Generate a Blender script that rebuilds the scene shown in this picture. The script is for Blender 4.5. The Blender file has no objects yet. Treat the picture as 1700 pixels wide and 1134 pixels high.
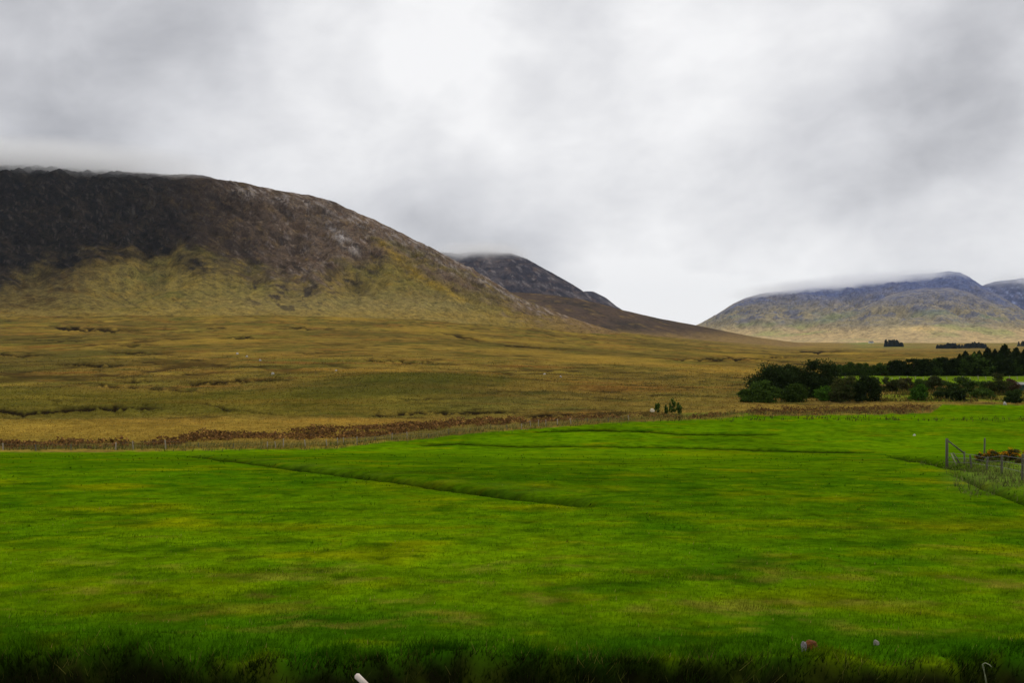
import bpy, math, random
import numpy as np
from mathutils import Vector

random.seed(7)
RNG = np.random.default_rng(11)
R = math.radians
scene = bpy.context.scene
COL = scene.collection

# ------------------------------------------------------------------ camera
CAMZ = 16.0
F = 1700.0                                   # focal length in photo pixels (36 mm lens on 36 mm)
cam_d = bpy.data.cameras.new("camera")
cam_d.lens = 36.0; cam_d.sensor_width = 36.0
cam_d.clip_start = 0.1; cam_d.clip_end = 60000
cam = bpy.data.objects.new("camera", cam_d); COL.objects.link(cam)
cam.location = (0, 0, CAMZ); cam.rotation_euler = (R(90), 0, 0)
scene.camera = cam

# ------------------------------------------------------------------ sun + sky
SUN_EL, SUN_AZ = 40.0, 30.0                  # azimuth clockwise from +Y (the view direction)
sun_d = bpy.data.lights.new("sun", 'SUN')
sun_d.energy = 1.2; sun_d.angle = R(14); sun_d.color = (1.0, 0.95, 0.87)
sun = bpy.data.objects.new("sun", sun_d); COL.objects.link(sun)
sdir = Vector((math.sin(R(SUN_AZ))*math.cos(R(SUN_EL)), math.cos(R(SUN_AZ))*math.cos(R(SUN_EL)), math.sin(R(SUN_EL))))
sun.rotation_euler = (-sdir).to_track_quat('-Z', 'Y').to_euler()

world = bpy.data.worlds.new("World"); scene.world = world
world.use_nodes = True
wt = world.node_tree; wt.nodes.clear()
def N(t, kind, **kw):
    n = t.nodes.new(kind)
    for k, v in kw.items():
        setattr(n, k, v)
    return n
def math_node(t, op, a, b=None, clamp=False):
    n = t.nodes.new('ShaderNodeMath'); n.operation = op; n.use_clamp = clamp
    for i, v in enumerate((a, b)):
        if v is None: continue
        if isinstance(v, (int, float)): n.inputs[i].default_value = v
        else: t.links.new(v, n.inputs[i])
    return n.outputs[0]
def vmath(t, op, a, b=None, scale=None):
    n = t.nodes.new('ShaderNodeVectorMath'); n.operation = op
    for i, v in enumerate((a, b)):
        if v is None: continue
        if isinstance(v, (tuple, list)): n.inputs[i].default_value = v
        else: t.links.new(v, n.inputs[i])
    if scale is not None:
        n.inputs['Scale'].default_value = scale
    return n
def mixrgb(t, fac, a, b, blend='MIX'):
    n = t.nodes.new('ShaderNodeMix'); n.data_type = 'RGBA'; n.blend_type = blend
    for s, v in ((n.inputs[0], fac), (n.inputs[6], a), (n.inputs[7], b)):
        if isinstance(v, (int, float)): s.default_value = v
        elif isinstance(v, (tuple, list)): s.default_value = (*v, 1) if len(v) == 3 else v
        else: t.links.new(v, s)
    return n.outputs[2]

wout = N(wt, 'ShaderNodeOutputWorld'); bg = N(wt, 'ShaderNodeBackground')
wt.links.new(bg.outputs[0], wout.inputs[0]); bg.inputs[1].default_value = 0.1
sky = N(wt, 'ShaderNodeTexSky', sky_type='NISHITA', sun_disc=False)
sky.sun_elevation = R(SUN_EL); sky.sun_rotation = R(SUN_AZ)
tc = N(wt, 'ShaderNodeTexCoord'); D = tc.outputs['Generated']
sep = N(wt, 'ShaderNodeSeparateXYZ'); wt.links.new(D, sep.inputs[0])
zc = math_node(wt, 'MAXIMUM', sep.outputs[2], 0.0)
den = math_node(wt, 'ADD', zc, 0.16)
px_ = math_node(wt, 'DIVIDE', sep.outputs[0], den); py_ = math_node(wt, 'DIVIDE', sep.outputs[1], den)
cmb = N(wt, 'ShaderNodeCombineXYZ'); wt.links.new(px_, cmb.inputs[0]); wt.links.new(py_, cmb.inputs[1])
def wnoise(scale, detail, rough, dist, vec, off=(0, 0, 0), sc=(1, 1, 1), rot=(0, 0, 0)):
    m = N(wt, 'ShaderNodeMapping'); wt.links.new(vec, m.inputs[0])
    if any(rot):
        m0 = N(wt, 'ShaderNodeMapping'); wt.links.new(vec, m0.inputs[0]); m0.inputs['Rotation'].default_value = rot
        wt.links.new(m0.outputs[0], m.inputs[0])
    m.inputs['Location'].default_value = off; m.inputs['Scale'].default_value = sc
    n = N(wt, 'ShaderNodeTexNoise'); wt.links.new(m.outputs[0], n.inputs['Vector'])
    n.inputs['Scale'].default_value = scale; n.inputs['Detail'].default_value = detail
    n.inputs['Roughness'].default_value = rough; n.inputs['Distortion'].default_value = dist
    return n
n1 = wnoise(0.55, 5, 0.5, 0.5, cmb.outputs[0], (3.1, 1.7, 0), (1, 0.8, 1))
nd = wnoise(3.3, 6, 0.52, 0.15, D, (2.3, 0.4, 1.1), (1, 1, 1.55), (0, R(14), 0))
n2 = wnoise(1.8, 6, 0.58, 0.5, cmb.outputs[0], (7.7, 2.2, 0), (1.0, 0.7, 1))
nw = wnoise(3.2, 4, 0.55, 0.0, D, (1, 5, 2))
warp = vmath(wt, 'SCALE', vmath(wt, 'SUBTRACT', nw.outputs['Color'], (0.5, 0.5, 0.5)).outputs[0], scale=0.30)
Dw = vmath(wt, 'ADD', D, warp.outputs[0]).outputs[0]
val = math_node(wt, 'ADD', 0.765, math_node(wt, 'MULTIPLY', math_node(wt, 'SUBTRACT', n1.outputs[0], 0.5), 0.20))
val = math_node(wt, 'ADD', val, math_node(wt, 'MULTIPLY', math_node(wt, 'SUBTRACT', n2.outputs[0], 0.5), 0.16))
ne = wnoise(9.0, 6, 0.6, 0.3, D, (5.3, 3.4, 0.1), (1, 1, 1.7), (0, R(10), 0))
val = math_node(wt, 'ADD', val, math_node(wt, 'MULTIPLY', math_node(wt, 'SUBTRACT', ne.outputs[0], 0.5), 0.30))
val = math_node(wt, 'ADD', val, math_node(wt, 'MULTIPLY', math_node(wt, 'SUBTRACT', nd.outputs[0], 0.5), 0.95))
# thinner and thicker places in the overcast: direction, angular size, brightness
BLOBS = [(690, 30, .10, .22), (740, 100, .08, .14), (640, 190, .12, .06), (1150, 330, .13, .06), (1230, 130, .10, .07), (1030, 520, .05, .16), (1100, 528, .05, .45), (1190, 505, .04, .28), (1110, 515, .085, .30), (1280, 440, .05, .08),
         (1690, 300, .045, .16), (1560, 365, .05, .14), (1420, 400, .05, .10), (1280, 415, .05, .08), (440, 240, .10, .04),
         (0, 60, .18, -.17), (60, 220, .10, -.08), (380, 60, .07, -.10), (1700, 160, .065, -.18), (1610, 215, .06, -.16), (1520, 262, .06, -.14),
         (1430, 300, .05, -.09), (740, 290, .08, -.08), (900, 350, .10, -.08), (1050, 440, .05, -.10), (880, 60, .05, -.07), (780, 400, .08, -.08), (1650, 420, .05, -.10), (1150, 460, .05, -.10),
         (1720, 30, .07, -.12), (250, 255, .08, -.06), (100, 262, .07, -.07)]
for (bx_, by_, w_, a_) in BLOBS:
    v = Vector(((bx_-850)/F, 1, (567-by_)/F)).normalized()
    dist = vmath(wt, 'DISTANCE', Dw, tuple(v)).outputs['Value']
    q = math_node(wt, 'DIVIDE', dist, w_)
    g = math_node(wt, 'EXPONENT', math_node(wt, 'MULTIPLY', math_node(wt, 'MULTIPLY', q, q), -0.7))
    val = math_node(wt, 'ADD', val, math_node(wt, 'MULTIPLY', g, a_))
val = math_node(wt, 'MINIMUM', math_node(wt, 'MAXIMUM', val, 0.40), 0.97)
ramp = N(wt, 'ShaderNodeValToRGB'); wt.links.new(val, ramp.inputs[0])
ramp.color_ramp.elements[0].position = 0.40; ramp.color_ramp.elements[0].color = (0.385, 0.392, 0.425, 1)
ramp.color_ramp.elements[1].position = 0.97; ramp.color_ramp.elements[1].color = (0.945, 0.945, 0.955, 1)
e = ramp.color_ramp.elements.new(0.70); e.color = (0.685, 0.69, 0.72, 1)
cl = vmath(wt, 'SCALE', ramp.outputs[0], scale=10.0)
up = math_node(wt, 'GREATER_THAN', sep.outputs[2], -0.02)
cloudy = mixrgb(wt, up, (2.0, 2.1, 1.6), cl.outputs[0])
fin = mixrgb(wt, 0.985, sky.outputs[0], cloudy)
wt.links.new(fin, bg.inputs[0])

scene.view_settings.view_transform = 'Standard'
scene.view_settings.look = 'None'
scene.view_settings.exposure = 0.0
scene.view_settings.gamma = 1.0
scene.view_settings.use_curve_mapping = False
scene.render.engine = 'CYCLES'
scene.cycles.use_denoising = True
scene.cycles.max_bounces = 6
scene.cycles.diffuse_bounces = 2
scene.cycles.transmission_bounces = 2
scene.cycles.transparent_max_bounces = 8
scene.cycles.volume_bounces = 5
scene.cycles.caustics_reflective = False
scene.cycles.caustics_refractive = False

# ------------------------------------------------------------------ numpy noise
_GA = np.random.default_rng(5).uniform(0, 2*np.pi, 4096)
_GX = (np.cos(_GA)*1.45).astype(np.float32); _GY = (np.sin(_GA)*1.45).astype(np.float32)
def pnoise(x, y, seed=0):
    x, y = np.broadcast_arrays(np.asarray(x, np.float64), np.asarray(y, np.float64))
    fx = np.floor(x); fy = np.floor(y)
    ix = fx.astype(np.int64).astype(np.uint32); iy = fy.astype(np.int64).astype(np.uint32)
    fx = (x-fx).astype(np.float32); fy = (y-fy).astype(np.float32)
    ux = fx*fx*fx*(fx*(fx*6-15)+10); uy = fy*fy*fy*(fy*(fy*6-15)+10)
    c1 = np.uint32(374761393); c2 = np.uint32(668265263)
    hx0 = ix*c1; hy0 = iy*c2 + np.uint32((seed*974634777) & 0xFFFFFFFF)
    def gr(hx, hy, dx, dy):
        h = hx + hy
        h = (h ^ (h >> np.uint32(13)))*np.uint32(1274126177)
        h = (h ^ (h >> np.uint32(16))) & np.uint32(4095)
        return _GX[h]*(fx-np.float32(dx)) + _GY[h]*(fy-np.float32(dy))
    a = gr(hx0, hy0, 0, 0); b = gr(hx0+c1, hy0, 1, 0); c = gr(hx0, hy0+c2, 0, 1); d = gr(hx0+c1, hy0+c2, 1, 1)
    a = a+(b-a)*ux; c = c+(d-c)*ux
    return a+(c-a)*uy
def fbm(x, y, o=4, seed=0, g=0.5):
    s = 0; a = 1; t = 0
    for i in range(o):
        s = s + a*pnoise(x*2**i, y*2**i, seed+i*17); t += a; a *= g
    return s/t
def ridged(x, y, o=4, seed=0, g=0.5, soft=0.):
    s = 0; a = 1; t = 0
    for i in range(o):
        s = s + a*(1-2*np.sqrt(pnoise(x*2**i, y*2**i, seed+i*31)**2+soft)); t += a; a *= g
    return s/t
def sst(a, b, x):
    t = np.clip((x-a)/(b-a), 0, 1); return t*t*(3-2*t)
def tab(t):
    a = np.array(t, float); return a[:, 0], a[:, 1]
def itp(t, x):
    a, b = tab(t); return np.interp(x, a, b)
def smooth_tab(t, n=4000, k=60, logx=True):
    a, b = tab(t)
    xs = np.linspace(math.log(a[0]), math.log(a[-1]), n) if logx else np.linspace(a[0], a[-1], n)
    ys = np.interp(np.exp(xs) if logx else xs, a, b)
    pad = np.concatenate([np.full(k, ys[0]), ys, np.full(k, ys[-1])])
    w = np.hanning(2*k+1); w /= w.sum()
    ys = np.convolve(pad, w, 'valid')
    return (lambda q: np.interp(np.log(np.maximum(q, a[0])), xs, ys)) if logx else (lambda q: np.interp(q, xs, ys))

# ------------------------------------------------------------------ terrain heights (relative to the eye)
fieldT = smooth_tab([(8, -3.05), (11, -3.32), (14, -3.58), (20, -4.0), (30, -4.75), (45, -5.75), (52, -6.27), (80, -9.0), (110, -11.85), (130, -12.6), (174, -12.9), (224, -13.3), (400, -13.8),
                     (800, -14.2), (1500, -14.5), (2500, -12), (3500, -7), (5000, -2), (7000, 4), (20000, 10)], k=50)
moorT = smooth_tab([(8, -3.05), (11, -3.32), (14, -3.58), (20, -4.0), (30, -4.75), (45, -5.75), (52, -6.27), (80, -9.0), (110, -11.85), (135, -12.6), (170, -13.0), (250, -13.4), (400, -10.8),
                    (700, -2.0), (1000, 8.5), (1300, 24), (1600, 46), (2000, 75), (3000, 120), (20000, 140)], k=50)
LW = [(-3000, 1), (450, 1), (700, .82), (900, .5), (1100, .22), (1300, 0), (5000, 0)]
EDGE_NOISE = lambda X: 0.42*pnoise(X/2.9, X*0+3.3, 5) + 0.26*pnoise(X/1.05, X*0+1.3, 6) + .08*pnoise(X/.3, X*0+.7, 16)
def edgeY(X):                                 # lip of the bank along the roadside drain
    return 10.66 + EDGE_NOISE(X) + 0.25*sst(-2.0, -5.5, X)
def base_h(X, Y):
    px = 850 + F*X/np.maximum(Y, 1.0)
    w = itp(LW, px)
    z = fieldT(Y)*(1-w) + moorT(Y)*w
    k = np.exp(-(((X+30)/34)**2 + ((Y-300)/55)**2))
    return z + 2.6*k
def pix(X, Y, z):
    Ys = np.maximum(Y, 1.0)
    return 850 + F*X/Ys, 567 - F*z/Ys
# the far edge of the pasture, the drains in it and the eroded peat banks of the moor
FIELD_EDGE = [(-900, 752), (0, 751), (150, 752), (300, 749), (450, 747), (560, 745), (640, 735), (700, 729), (780, 721), (850, 715), (930, 708), (1000, 704), (1100, 699), (1200, 696),
              (1240, 690), (1400, 690), (1545, 686), (1565, 673), (2600, 673)]
DRAINS = [([(318, 756), (400, 766), (480, 775), (560, 785), (640, 795), (720, 806), (800, 816), (870, 825), (950, 832), (1000, 836)], 2.0, 5.0, .5),
          ([(700, 739), (760, 736), (860, 741), (1000, 740), (1130, 742), (1290, 747), (1460, 751)], 1.6, 1.9, .42),
          ([(890, 717), (960, 714), (1060, 715), (1130, 720), (1300, 722)], 1.5, 1.6, .45),
          ([(1480, 757), (1530, 763), (1570, 771), (1612, 775), (1640, 777)], 2.4, 6.0, .7),
          ([(1585, 786), (1630, 807), (1700, 830), (1800, 850)], 4.0, 6, .28),
          ([(30, 1010), (150, 1012), (320, 1010)], 2.6, 2.6, .06)]
HAGS = [([(-200, 680), (0, 682), (40, 688), (80, 684), (150, 679), (210, 678), (290, 680)], 3.6), ([(85, 543), (140, 547), (220, 549), (240, 553)], 2.6),
        ([(-100, 588), (0, 589), (88, 590)], 2.0), ([(60, 564), (100, 567), (150, 566)], 1.2), ([(200, 573), (262, 576)], 1.7), ([(100, 604), (200, 607), (240, 603), (285, 603)], 1.4),
        ([(190, 585), (240, 586), (292, 588)], 1.7), ([(210, 634), (300, 631)], 1.6), ([(312, 637), (370, 635), (420, 632), (490, 630)], 1.9), ([(165, 641), (260, 645), (360, 654)], 1.8),
        ([(340, 672), (380, 681), (430, 687), (470, 690)], 1.5), ([(60, 664), (130, 667)], 1.4), ([(380, 562), (470, 561)], 1.2), ([(1120, 597), (1160, 596), (1250, 594), (1350, 592)], 1.3),
        ([(480, 543), (560, 548)], 1.0), ([(500, 586), (560, 585)], 1.2), ([(820, 649), (900, 652)], 1.3), ([(1060, 661), (1095, 660)], 1.2), ([(620, 690), (720, 686), (800, 687), (880, 683)], 2.2),
        ([(880, 691), (960, 688), (1060, 688), (1160, 690), (1260, 684)], 2.0), ([(760, 684), (860, 686), (900, 690)], 1.6), ([(730, 552), (830, 571)], 1.6), ([(840, 573), (960, 580)], 1.2),
        ([(600, 598), (760, 605)], 1.1), ([(300, 622), (340, 616)], 1.0), ([(950, 645), (1010, 648)], 1.2), ([(680, 664), (760, 660)], 1.8), ([(1320, 585), (1420, 583)], 1.4)]
def line_mask(px, py, pts, s0, s1, wob=0, seed=0, fade=14):
    a, b = tab(pts)
    yl = np.interp(px, a, b)
    if wob: yl = yl + wob*fbm(px/16., px*0+seed*3.7, 3, seed)
    s = np.interp(px, [a[0], a[-1]], [s0, s1])
    if wob > 3: s = s*np.clip(.75+1.3*fbm(px/26., px*0+seed*1.9, 3, seed+5), .25, 1.6); yl = yl + 1.3*fbm(px/4., px*0+seed, 2, seed+8)
    ends = sst(a[0]-fade, a[0]+fade, px)*sst(a[-1]+fade, a[-1]-4*fade, px)
    return ends*np.exp(-((py-yl)/s)**2), (py-yl)/s, ends
def masks(X, Y, z0):
    px, py = pix(X, Y, z0)
    m = {}
    wob = 1.5*fbm(px/22., py*0+.5, 3, 71)
    m['edge_d'] = py - itp(FIELD_EDGE, px) - wob*sst(10, 20, Y)
    m['field'] = sst(-1.0, 1.0, m['edge_d'])
    # the small fields on the far right and the green strip by the stream
    far = sst(640.5, 639, py)*sst(624.5, 626, py)*sst(1375, 1390, px)
    far2 = sst(671, 669, py)*sst(653, 657, py)*sst(1455, 1475, px)
    strip = sst(690.5, 689.5, py+1.5*fbm(px/20, px*0, 2, 3))*sst(684.5, 686.5, py)*sst(1120, 1150, px)*sst(1260, 1235, px)
    m['far'] = np.maximum(far, strip); m['far2'] = far2
    m['ditch'] = 0*px
    for i, (pts, a, b, d) in enumerate(DRAINS):
        k, q, e = line_mask(px, py, pts, a, b, wob=1.2, seed=i)
        m['ditch'] = np.maximum(m['ditch'], k*min(1, d*2.2))
    m['hag'] = 0*px
    for i, (pts, s) in enumerate(HAGS):
        k, q, e = line_mask(px, py, pts, s*1.35, s*1.35, wob=4.0, seed=40+i, fade=26)
        br = sst(-.6, -.05, fbm(px/14., py/5., 2, 90+i))
        m['hag'] = np.maximum(m['hag'], k*br)
    r = ridged(X/55., Y/70., 3, 201)
    m['hag2'] = sst(.55, .78, r)*sst(.0, .4, fbm(X/210., Y/260., 2, 77))*(1-m['field'])*sst(150, 190, Y)*sst(2600, 1500, Y)
    return px, py, m
def height(X, Y, want=False):
    z0 = base_h(X, Y)
    px, py, m = masks(X, Y, z0)
    fld = m['field']; moor = 1-fld
    z = z0 + fld*(0.05*fbm(X/3.5, Y/3.5, 3, 7)*sst(9, 13, Y)+0.03*fbm(X/.7, Y/.7, 2, 8)*sst(70, 30, Y)+0.09*fbm(X/16, Y/16, 2, 12)*sst(15, 40, Y))
    amp = np.clip(Y/400., .35, 3.0)
    z = z + moor*(0.42*fbm(X/14., Y/14., 3, 21)+0.9*amp*fbm(X/90., Y/90., 3, 22)*sst(140, 260, Y) + .26*ridged(X/4., Y/4., 2, 23)*sst(900, 300, Y))
    dd = 0*X
    for i, (pts, a, b, d) in enumerate(DRAINS):
        k, q, e = line_mask(px, py, pts, a, b, wob=1.2, seed=i)
        dd = np.maximum(dd, k*d)
    z = z - dd
    z = z - m['hag']*np.clip(Y/230., .6, 3.0)*.9 - m['hag2']*.8
    # roadside drain below the bank
    e = edgeY(X)
    face = sst(e+.04, e-.50, Y)*sst(9.0, 9.35, Y)
    z = z - .05*sst(e+1.0, e, Y) + .07*fbm(X/.4, Y/.3, 2, 27)*sst(e+1.2, e+.2, Y)*sst(9, 9.6, Y)
    z = z - face*(1.05+.25*pnoise(X/.35, Y/.2, 19)+.12*pnoise(X/1.1, Y, 9)) + 0.10*np.exp(-((Y-e-.35)/.5)**2)*(0.5+fbm(X/1.6, Y/1.6, 2, 33))
    z = z - .18*sst(9.4, 8.9, Y)*sst(6, 8, Y)
    if want:
        face = sst(e+.06, e-.12, Y+.05*pnoise(X/.22, Y/.2, 29))*sst(8.9, 9.3, Y)
        return z, z0, px, py, m, face
    return z
def ground_at(px, py, lo=10.5, hi=6000):
    ys = np.exp(np.linspace(math.log(lo), math.log(hi), 5000))
    xs = (px-850)/F*ys
    q = 567 - F*base_h(xs, ys)/ys
    i = np.where(q <= py)[0]
    i = i[0] if len(i) else len(ys)-1
    X, Y = float(xs[i]), float(ys[i])
    return X, Y, CAMZ + float(height(np.array([X]), np.array([Y]))[0])
def gz(X, Y):
    return CAMZ + float(height(np.array([float(X)]), np.array([float(Y)]))[0])

# ------------------------------------------------------------------ ground colours (albedo)
def C(r, g, b):                                # from 8-bit values of the stuff's own colour to linear
    f = lambda c: ((c/255.+.055)/1.055)**2.4 if c > 10 else c/255./12.92
    return np.array([f(r), f(g), f(b)])
def lerp(a, b, t):
    return a + (b-a)*np.asarray(t)[..., None]
def ground_colour(X, Y, z0, px, py, m, face):
    n1 = fbm(X/9., Y/9., 4, 301); n2 = fbm(X/2.4, Y/2.4, 3, 302); n3 = fbm(X/30., Y/30., 3, 303)
    n4 = fbm(X/.5, Y/.5, 2, 304)
    col = np.ones(X.shape+(3,))*C(72, 103, 1)
    col = lerp(col, C(96, 124, 2), sst(-.25, .5, n3)*.75)
    col = lerp(col, C(94, 128, 0), sst(55, 120, Y)*.7)
    col = lerp(col, C(46, 90, 2), sst(.0, .4, n1)*.42)
    col = lerp(col, C(126, 126, 4), sst(.12, .5, fbm(X/6., Y/4.5, 4, 311))*.65*sst(9, 14, Y))
    col = lerp(col, C(122, 104, 30), sst(.2, .5, fbm(X/2.6+40, Y/1.6, 4, 312)+.10*n2)*.45*sst(30, 17, Y))
    col = lerp(col, C(92, 96, 10), sst(.2, .5, fbm(X/9.+12, Y/7., 4, 313))*.45)
    col = lerp(col, C(140, 138, 6), .7*np.exp(-((py-752)/5.5)**2)*sst(1090, 1120, px)*sst(1300, 1240, px)*sst(-.2, .3, n2))
    col = lerp(col, C(132, 134, 6), .6*np.exp(-((py-803)/9.)**2)*sst(520, 640, px)*sst(800, 740, px)*sst(-.3, .3, n2))
    col = lerp(col, C(30, 74, 4), sst(.05, .45, n2)*.5)
    col = lerp(col, C(32, 78, 4), sst(13.2, 11.2, Y+2.5*n1+1.2*n2)*.65)
    f1 = fbm(X/1.5+70, Y/1.0, 4, 321, .62); f2 = fbm(X/.75+30, Y/.55, 3, 322, .6)
    nearw = sst(75, 40, Y)
    col = lerp(col, C(112, 118, 6), sst(.08, .42, f1)*.42*nearw)
    col = lerp(col, C(40, 78, 2), sst(.08, .4, -f1+.3*f2)*.38*nearw)
    col = lerp(col, C(134, 114, 44), sst(.05, .36, f2*.5+.7*fbm(X/2.2+11, Y/1.3, 4, 323))*.42*sst(21, 15, Y)*sst(11.4, 12.4, Y))
    col = lerp(col, C(36, 66, 4), sst(.26, .42, fbm(X/1.1+9, Y/.9, 3, 315))*.55*sst(12, 16, Y)*sst(-.3, .2, n3+.2))
    col = col*(1+.3*n4*sst(50, 20, Y))[..., None]
    col = col*np.array([.93, .97, 1.])
    rough = line_mask(px, py, [(318, 752), (400, 760), (640, 787), (870, 812), (1000, 826)], 4, 9)[0]
    col = lerp(col, C(112, 122, 40), rough*.18*sst(-.3, .3, n2))
    col = lerp(col, C(96, 108, 50), sst(1540, 1640, px)*np.exp(-((py-790)/22.)**2)*.6)
    # the drains: dark grass, with the shade of the hollow put into the colour
    col = lerp(col, C(18, 30, 4), np.clip(m['ditch']*1.5, 0, 1)*.96)
    # the moor
    k1 = fbm(X/60., Y/85., 4, 401); k2 = fbm(X/13., Y/17., 4, 402); k3 = fbm(X/190., Y/320., 3, 403); k4 = fbm(X/3., Y/4., 2, 404)
    st = fbm(X/70.+3, Y/26., 4, 408); st2 = fbm(X/28., Y/11., 4, 409)
    mo = np.ones(X.shape+(3,))*C(122, 100, 44)
    mo = lerp(mo, C(102, 96, 40), sst(-.1, .4, k1)*.85)
    mo = lerp(mo, C(142, 118, 50), sst(.05, .45, k3)*.6)
    mo = lerp(mo, C(126, 90, 40), sst(.02, .4, st)*.85)
    mo = lerp(mo, C(86, 84, 36), sst(.08, .42, k2)*.7)
    mo = lerp(mo, C(58, 56, 28), sst(.12, .5, fbm(X/22.+9, Y/30., 4, 406))*.7)
    mo = lerp(mo, C(162, 136, 54), sst(.15, .5, fbm(X/45.+30, Y/40., 3, 407))*.55)
    mo = lerp(mo, C(60, 48, 27), sst(.16, .45, st2)*.75)
    mo = lerp(mo, C(52, 44, 24), sst(.2, .42, fbm(X/15.+50, Y/8., 4, 411))*.8*sst(135, 170, Y))
    br_ = fbm(X/150.+8, Y/190., 4, 421); mo = lerp(mo, C(158, 128, 50), sst(.05, .4, br_)*.55); mo = lerp(mo, C(84, 76, 36), sst(.04, .35, -br_)*.6)
    mo = mo*np.array([1.05, 1.07, 1.15])
    mo = mo*(1+.35*k4*sst(900, 250, Y))[..., None]
    # olive rough ground in the middle left, straw flat before the bracken
    mo = lerp(mo, C(96, 92, 30), sst(640, 655, py+6*k1)*sst(698, 688, py+4*k2)*sst(900, 500, px)*.6)
    mo = lerp(mo, C(154, 126, 50), sst(694, 700, py+3*k2)*sst(760, 560, px)*.6)
    kn = np.exp(-(((X+30)/30)**2 + ((Y-300)/50)**2))
    mo = lerp(mo, C(74, 76, 28), np.clip(kn*1.2, 0, 1)*.75)
    mo = lerp(mo, C(150, 126, 78), sst(900, 2600, Y)*sst(1050, 1350, px)*.6)
    mo = lerp(mo, C(112, 124, 62), sst(1500, 2300, Y)*sst(1380, 1440, px)*sst(-.1, .3, k3)*.55)
    mo = lerp(mo, C(120, 150, 80), np.exp(-(((px-1432)/22)**2+((py-567)/4.5)**2))*.9)
    mo = lerp(mo, C(48, 36, 24), np.clip(m['hag2'], 0, 1)*.8)
    mo = lerp(mo, C(30, 23, 17), np.clip(m['hag']*1.6, 0, 1)*.95)
    mo = lerp(mo, C(98, 122, 22), m['far']); mo = lerp(mo, C(100, 112, 30), m['far2']*sst(-.5, .2, k2)*.9)
    near = np.exp(-((m['edge_d']+7)/7.)**2)*sst(1250, 1200, px)
    mo = lerp(mo, C(112, 100, 48), near*.7)
    col = lerp(mo, col, m['field'])
    # bare peat on the face of the bank, dark roots of the drain
    fc_ = lerp(np.ones(X.shape+(3,))*C(26, 26, 11), C(52, 60, 13), sst(.0, .4, fbm(X/.7, z0*2+Y*2.5, 4, 333)+.15*n2)*.9)
    col = lerp(col, fc_, np.clip(face, 0, 1))
    return np.clip(col, 0.001, 1)

# ------------------------------------------------------------------ mesh helpers
def mesh_obj(name, V, faces, mat, parent=None, cols=None, smooth=True, loc=None):
    me = bpy.data.meshes.new(name)
    V = np.asarray(V, np.float32); Fa = np.asarray(faces, np.int32)
    me.vertices.add(len(V)); me.vertices.foreach_set('co', V.ravel())
    n, k = Fa.shape
    me.loops.add(n*k); me.loops.foreach_set('vertex_index', Fa.ravel())
    me.polygons.add(n)
    me.polygons.foreach_set('loop_start', np.arange(0, n*k, k, dtype=np.int32))
    me.polygons.foreach_set('loop_total', np.full(n, k, np.int32))
    me.polygons.foreach_set('use_smooth', np.full(n, smooth, bool))
    me.update(calc_edges=True)
    if cols is not None:
        a = me.color_attributes.new('tint', 'FLOAT_COLOR', 'POINT')
        cc = np.ones((len(V), 4), np.float32); cc[:, :3] = cols
        a.data.foreach_set('color', cc.ravel())
    if mat: me.materials.append(mat)
    o = bpy.data.objects.new(name, me); COL.objects.link(o)
    if parent: o.parent = parent
    if loc is not None: o.location = loc
    return o
class MB:                                       # collects simple shapes into one mesh
    def __init__(s): s.v = []; s.f = []
    def add(s, V, Fc):
        k = len(s.v); s.v += [tuple(map(float, p)) for p in V]; s.f += [tuple(i+k for i in f) for f in Fc]
    def box(s, c, d, rz=0, taper=1.0):
        x, y, z = [q/2 for q in d]; ca, sa = math.cos(rz), math.sin(rz); V = []
        for dz, t in ((-z, 1), (z, taper)):
            for dx, dy in ((-x, -y), (x, -y), (x, y), (-x, y)):
                V.append((c[0]+(dx*ca-dy*sa)*t, c[1]+(dx*sa+dy*ca)*t, c[2]+dz))
        s.add(V, [(3, 2, 1, 0), (4, 5, 6, 7), (0, 1, 5, 4), (1, 2, 6, 5), (2, 3, 7, 6), (3, 0, 4, 7)])
    def tube(s, pts, rad, n=7, jit=0):
        pts = [Vector(p) for p in pts]; V = []; Fc = []
        for i, p in enumerate(pts):
            t = (pts[min(i+1, len(pts)-1)]-pts[max(i-1, 0)]).normalized()
            a = t.cross(Vector((.31, .95, .1)) if abs(t.z) > .8 else Vector((0, 0, 1))).normalized(); b = t.cross(a)
            r = rad[i] if hasattr(rad, '__len__') else rad
            for k in range(n):
                w = 2*math.pi*k/n; rr = r*(1+random.uniform(-jit, jit))
                V.append(p + a*math.cos(w)*rr + b*math.sin(w)*rr)
        for i in range(len(pts)-1):
            for k in range(n):
                Fc.append((i*n+k, i*n+(k+1) % n, (i+1)*n+(k+1) % n, (i+1)*n+k))
        V += [pts[0], pts[-1]]; c0 = len(V)-2
        for k in range(n):
            Fc.append((c0, (k+1) % n, k)); Fc.append((c0+1, (len(pts)-1)*n+k, (len(pts)-1)*n+(k+1) % n))
        s.add(V, Fc)
    def build(s, name, mat, parent=None, smooth=False, loc=None):
        me = bpy.data.meshes.new(name); me.from_pydata(s.v, [], s.f); me.update()
        if smooth: me.polygons.foreach_set('use_smooth', np.ones(len(me.polygons), bool))
        me.materials.append(mat)
        o = bpy.data.objects.new(name, me); COL.objects.link(o)
        if parent: o.parent = parent
        if loc is not None: o.location = loc
        return o
def tag(o, label, cat=None, group=None, kind=None):
    if label: o['label'] = label
    if cat: o['category'] = cat
    if group: o['group'] = group
    if kind: o['kind'] = kind
    return o
def thing(name, label, cat, loc, rz=0, group=None):
    o = bpy.data.objects.new(name, None); COL.objects.link(o)
    o.location = loc; o.rotation_euler = (0, 0, rz); o.empty_display_size = .2
    return tag(o, label, cat, group)
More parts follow.
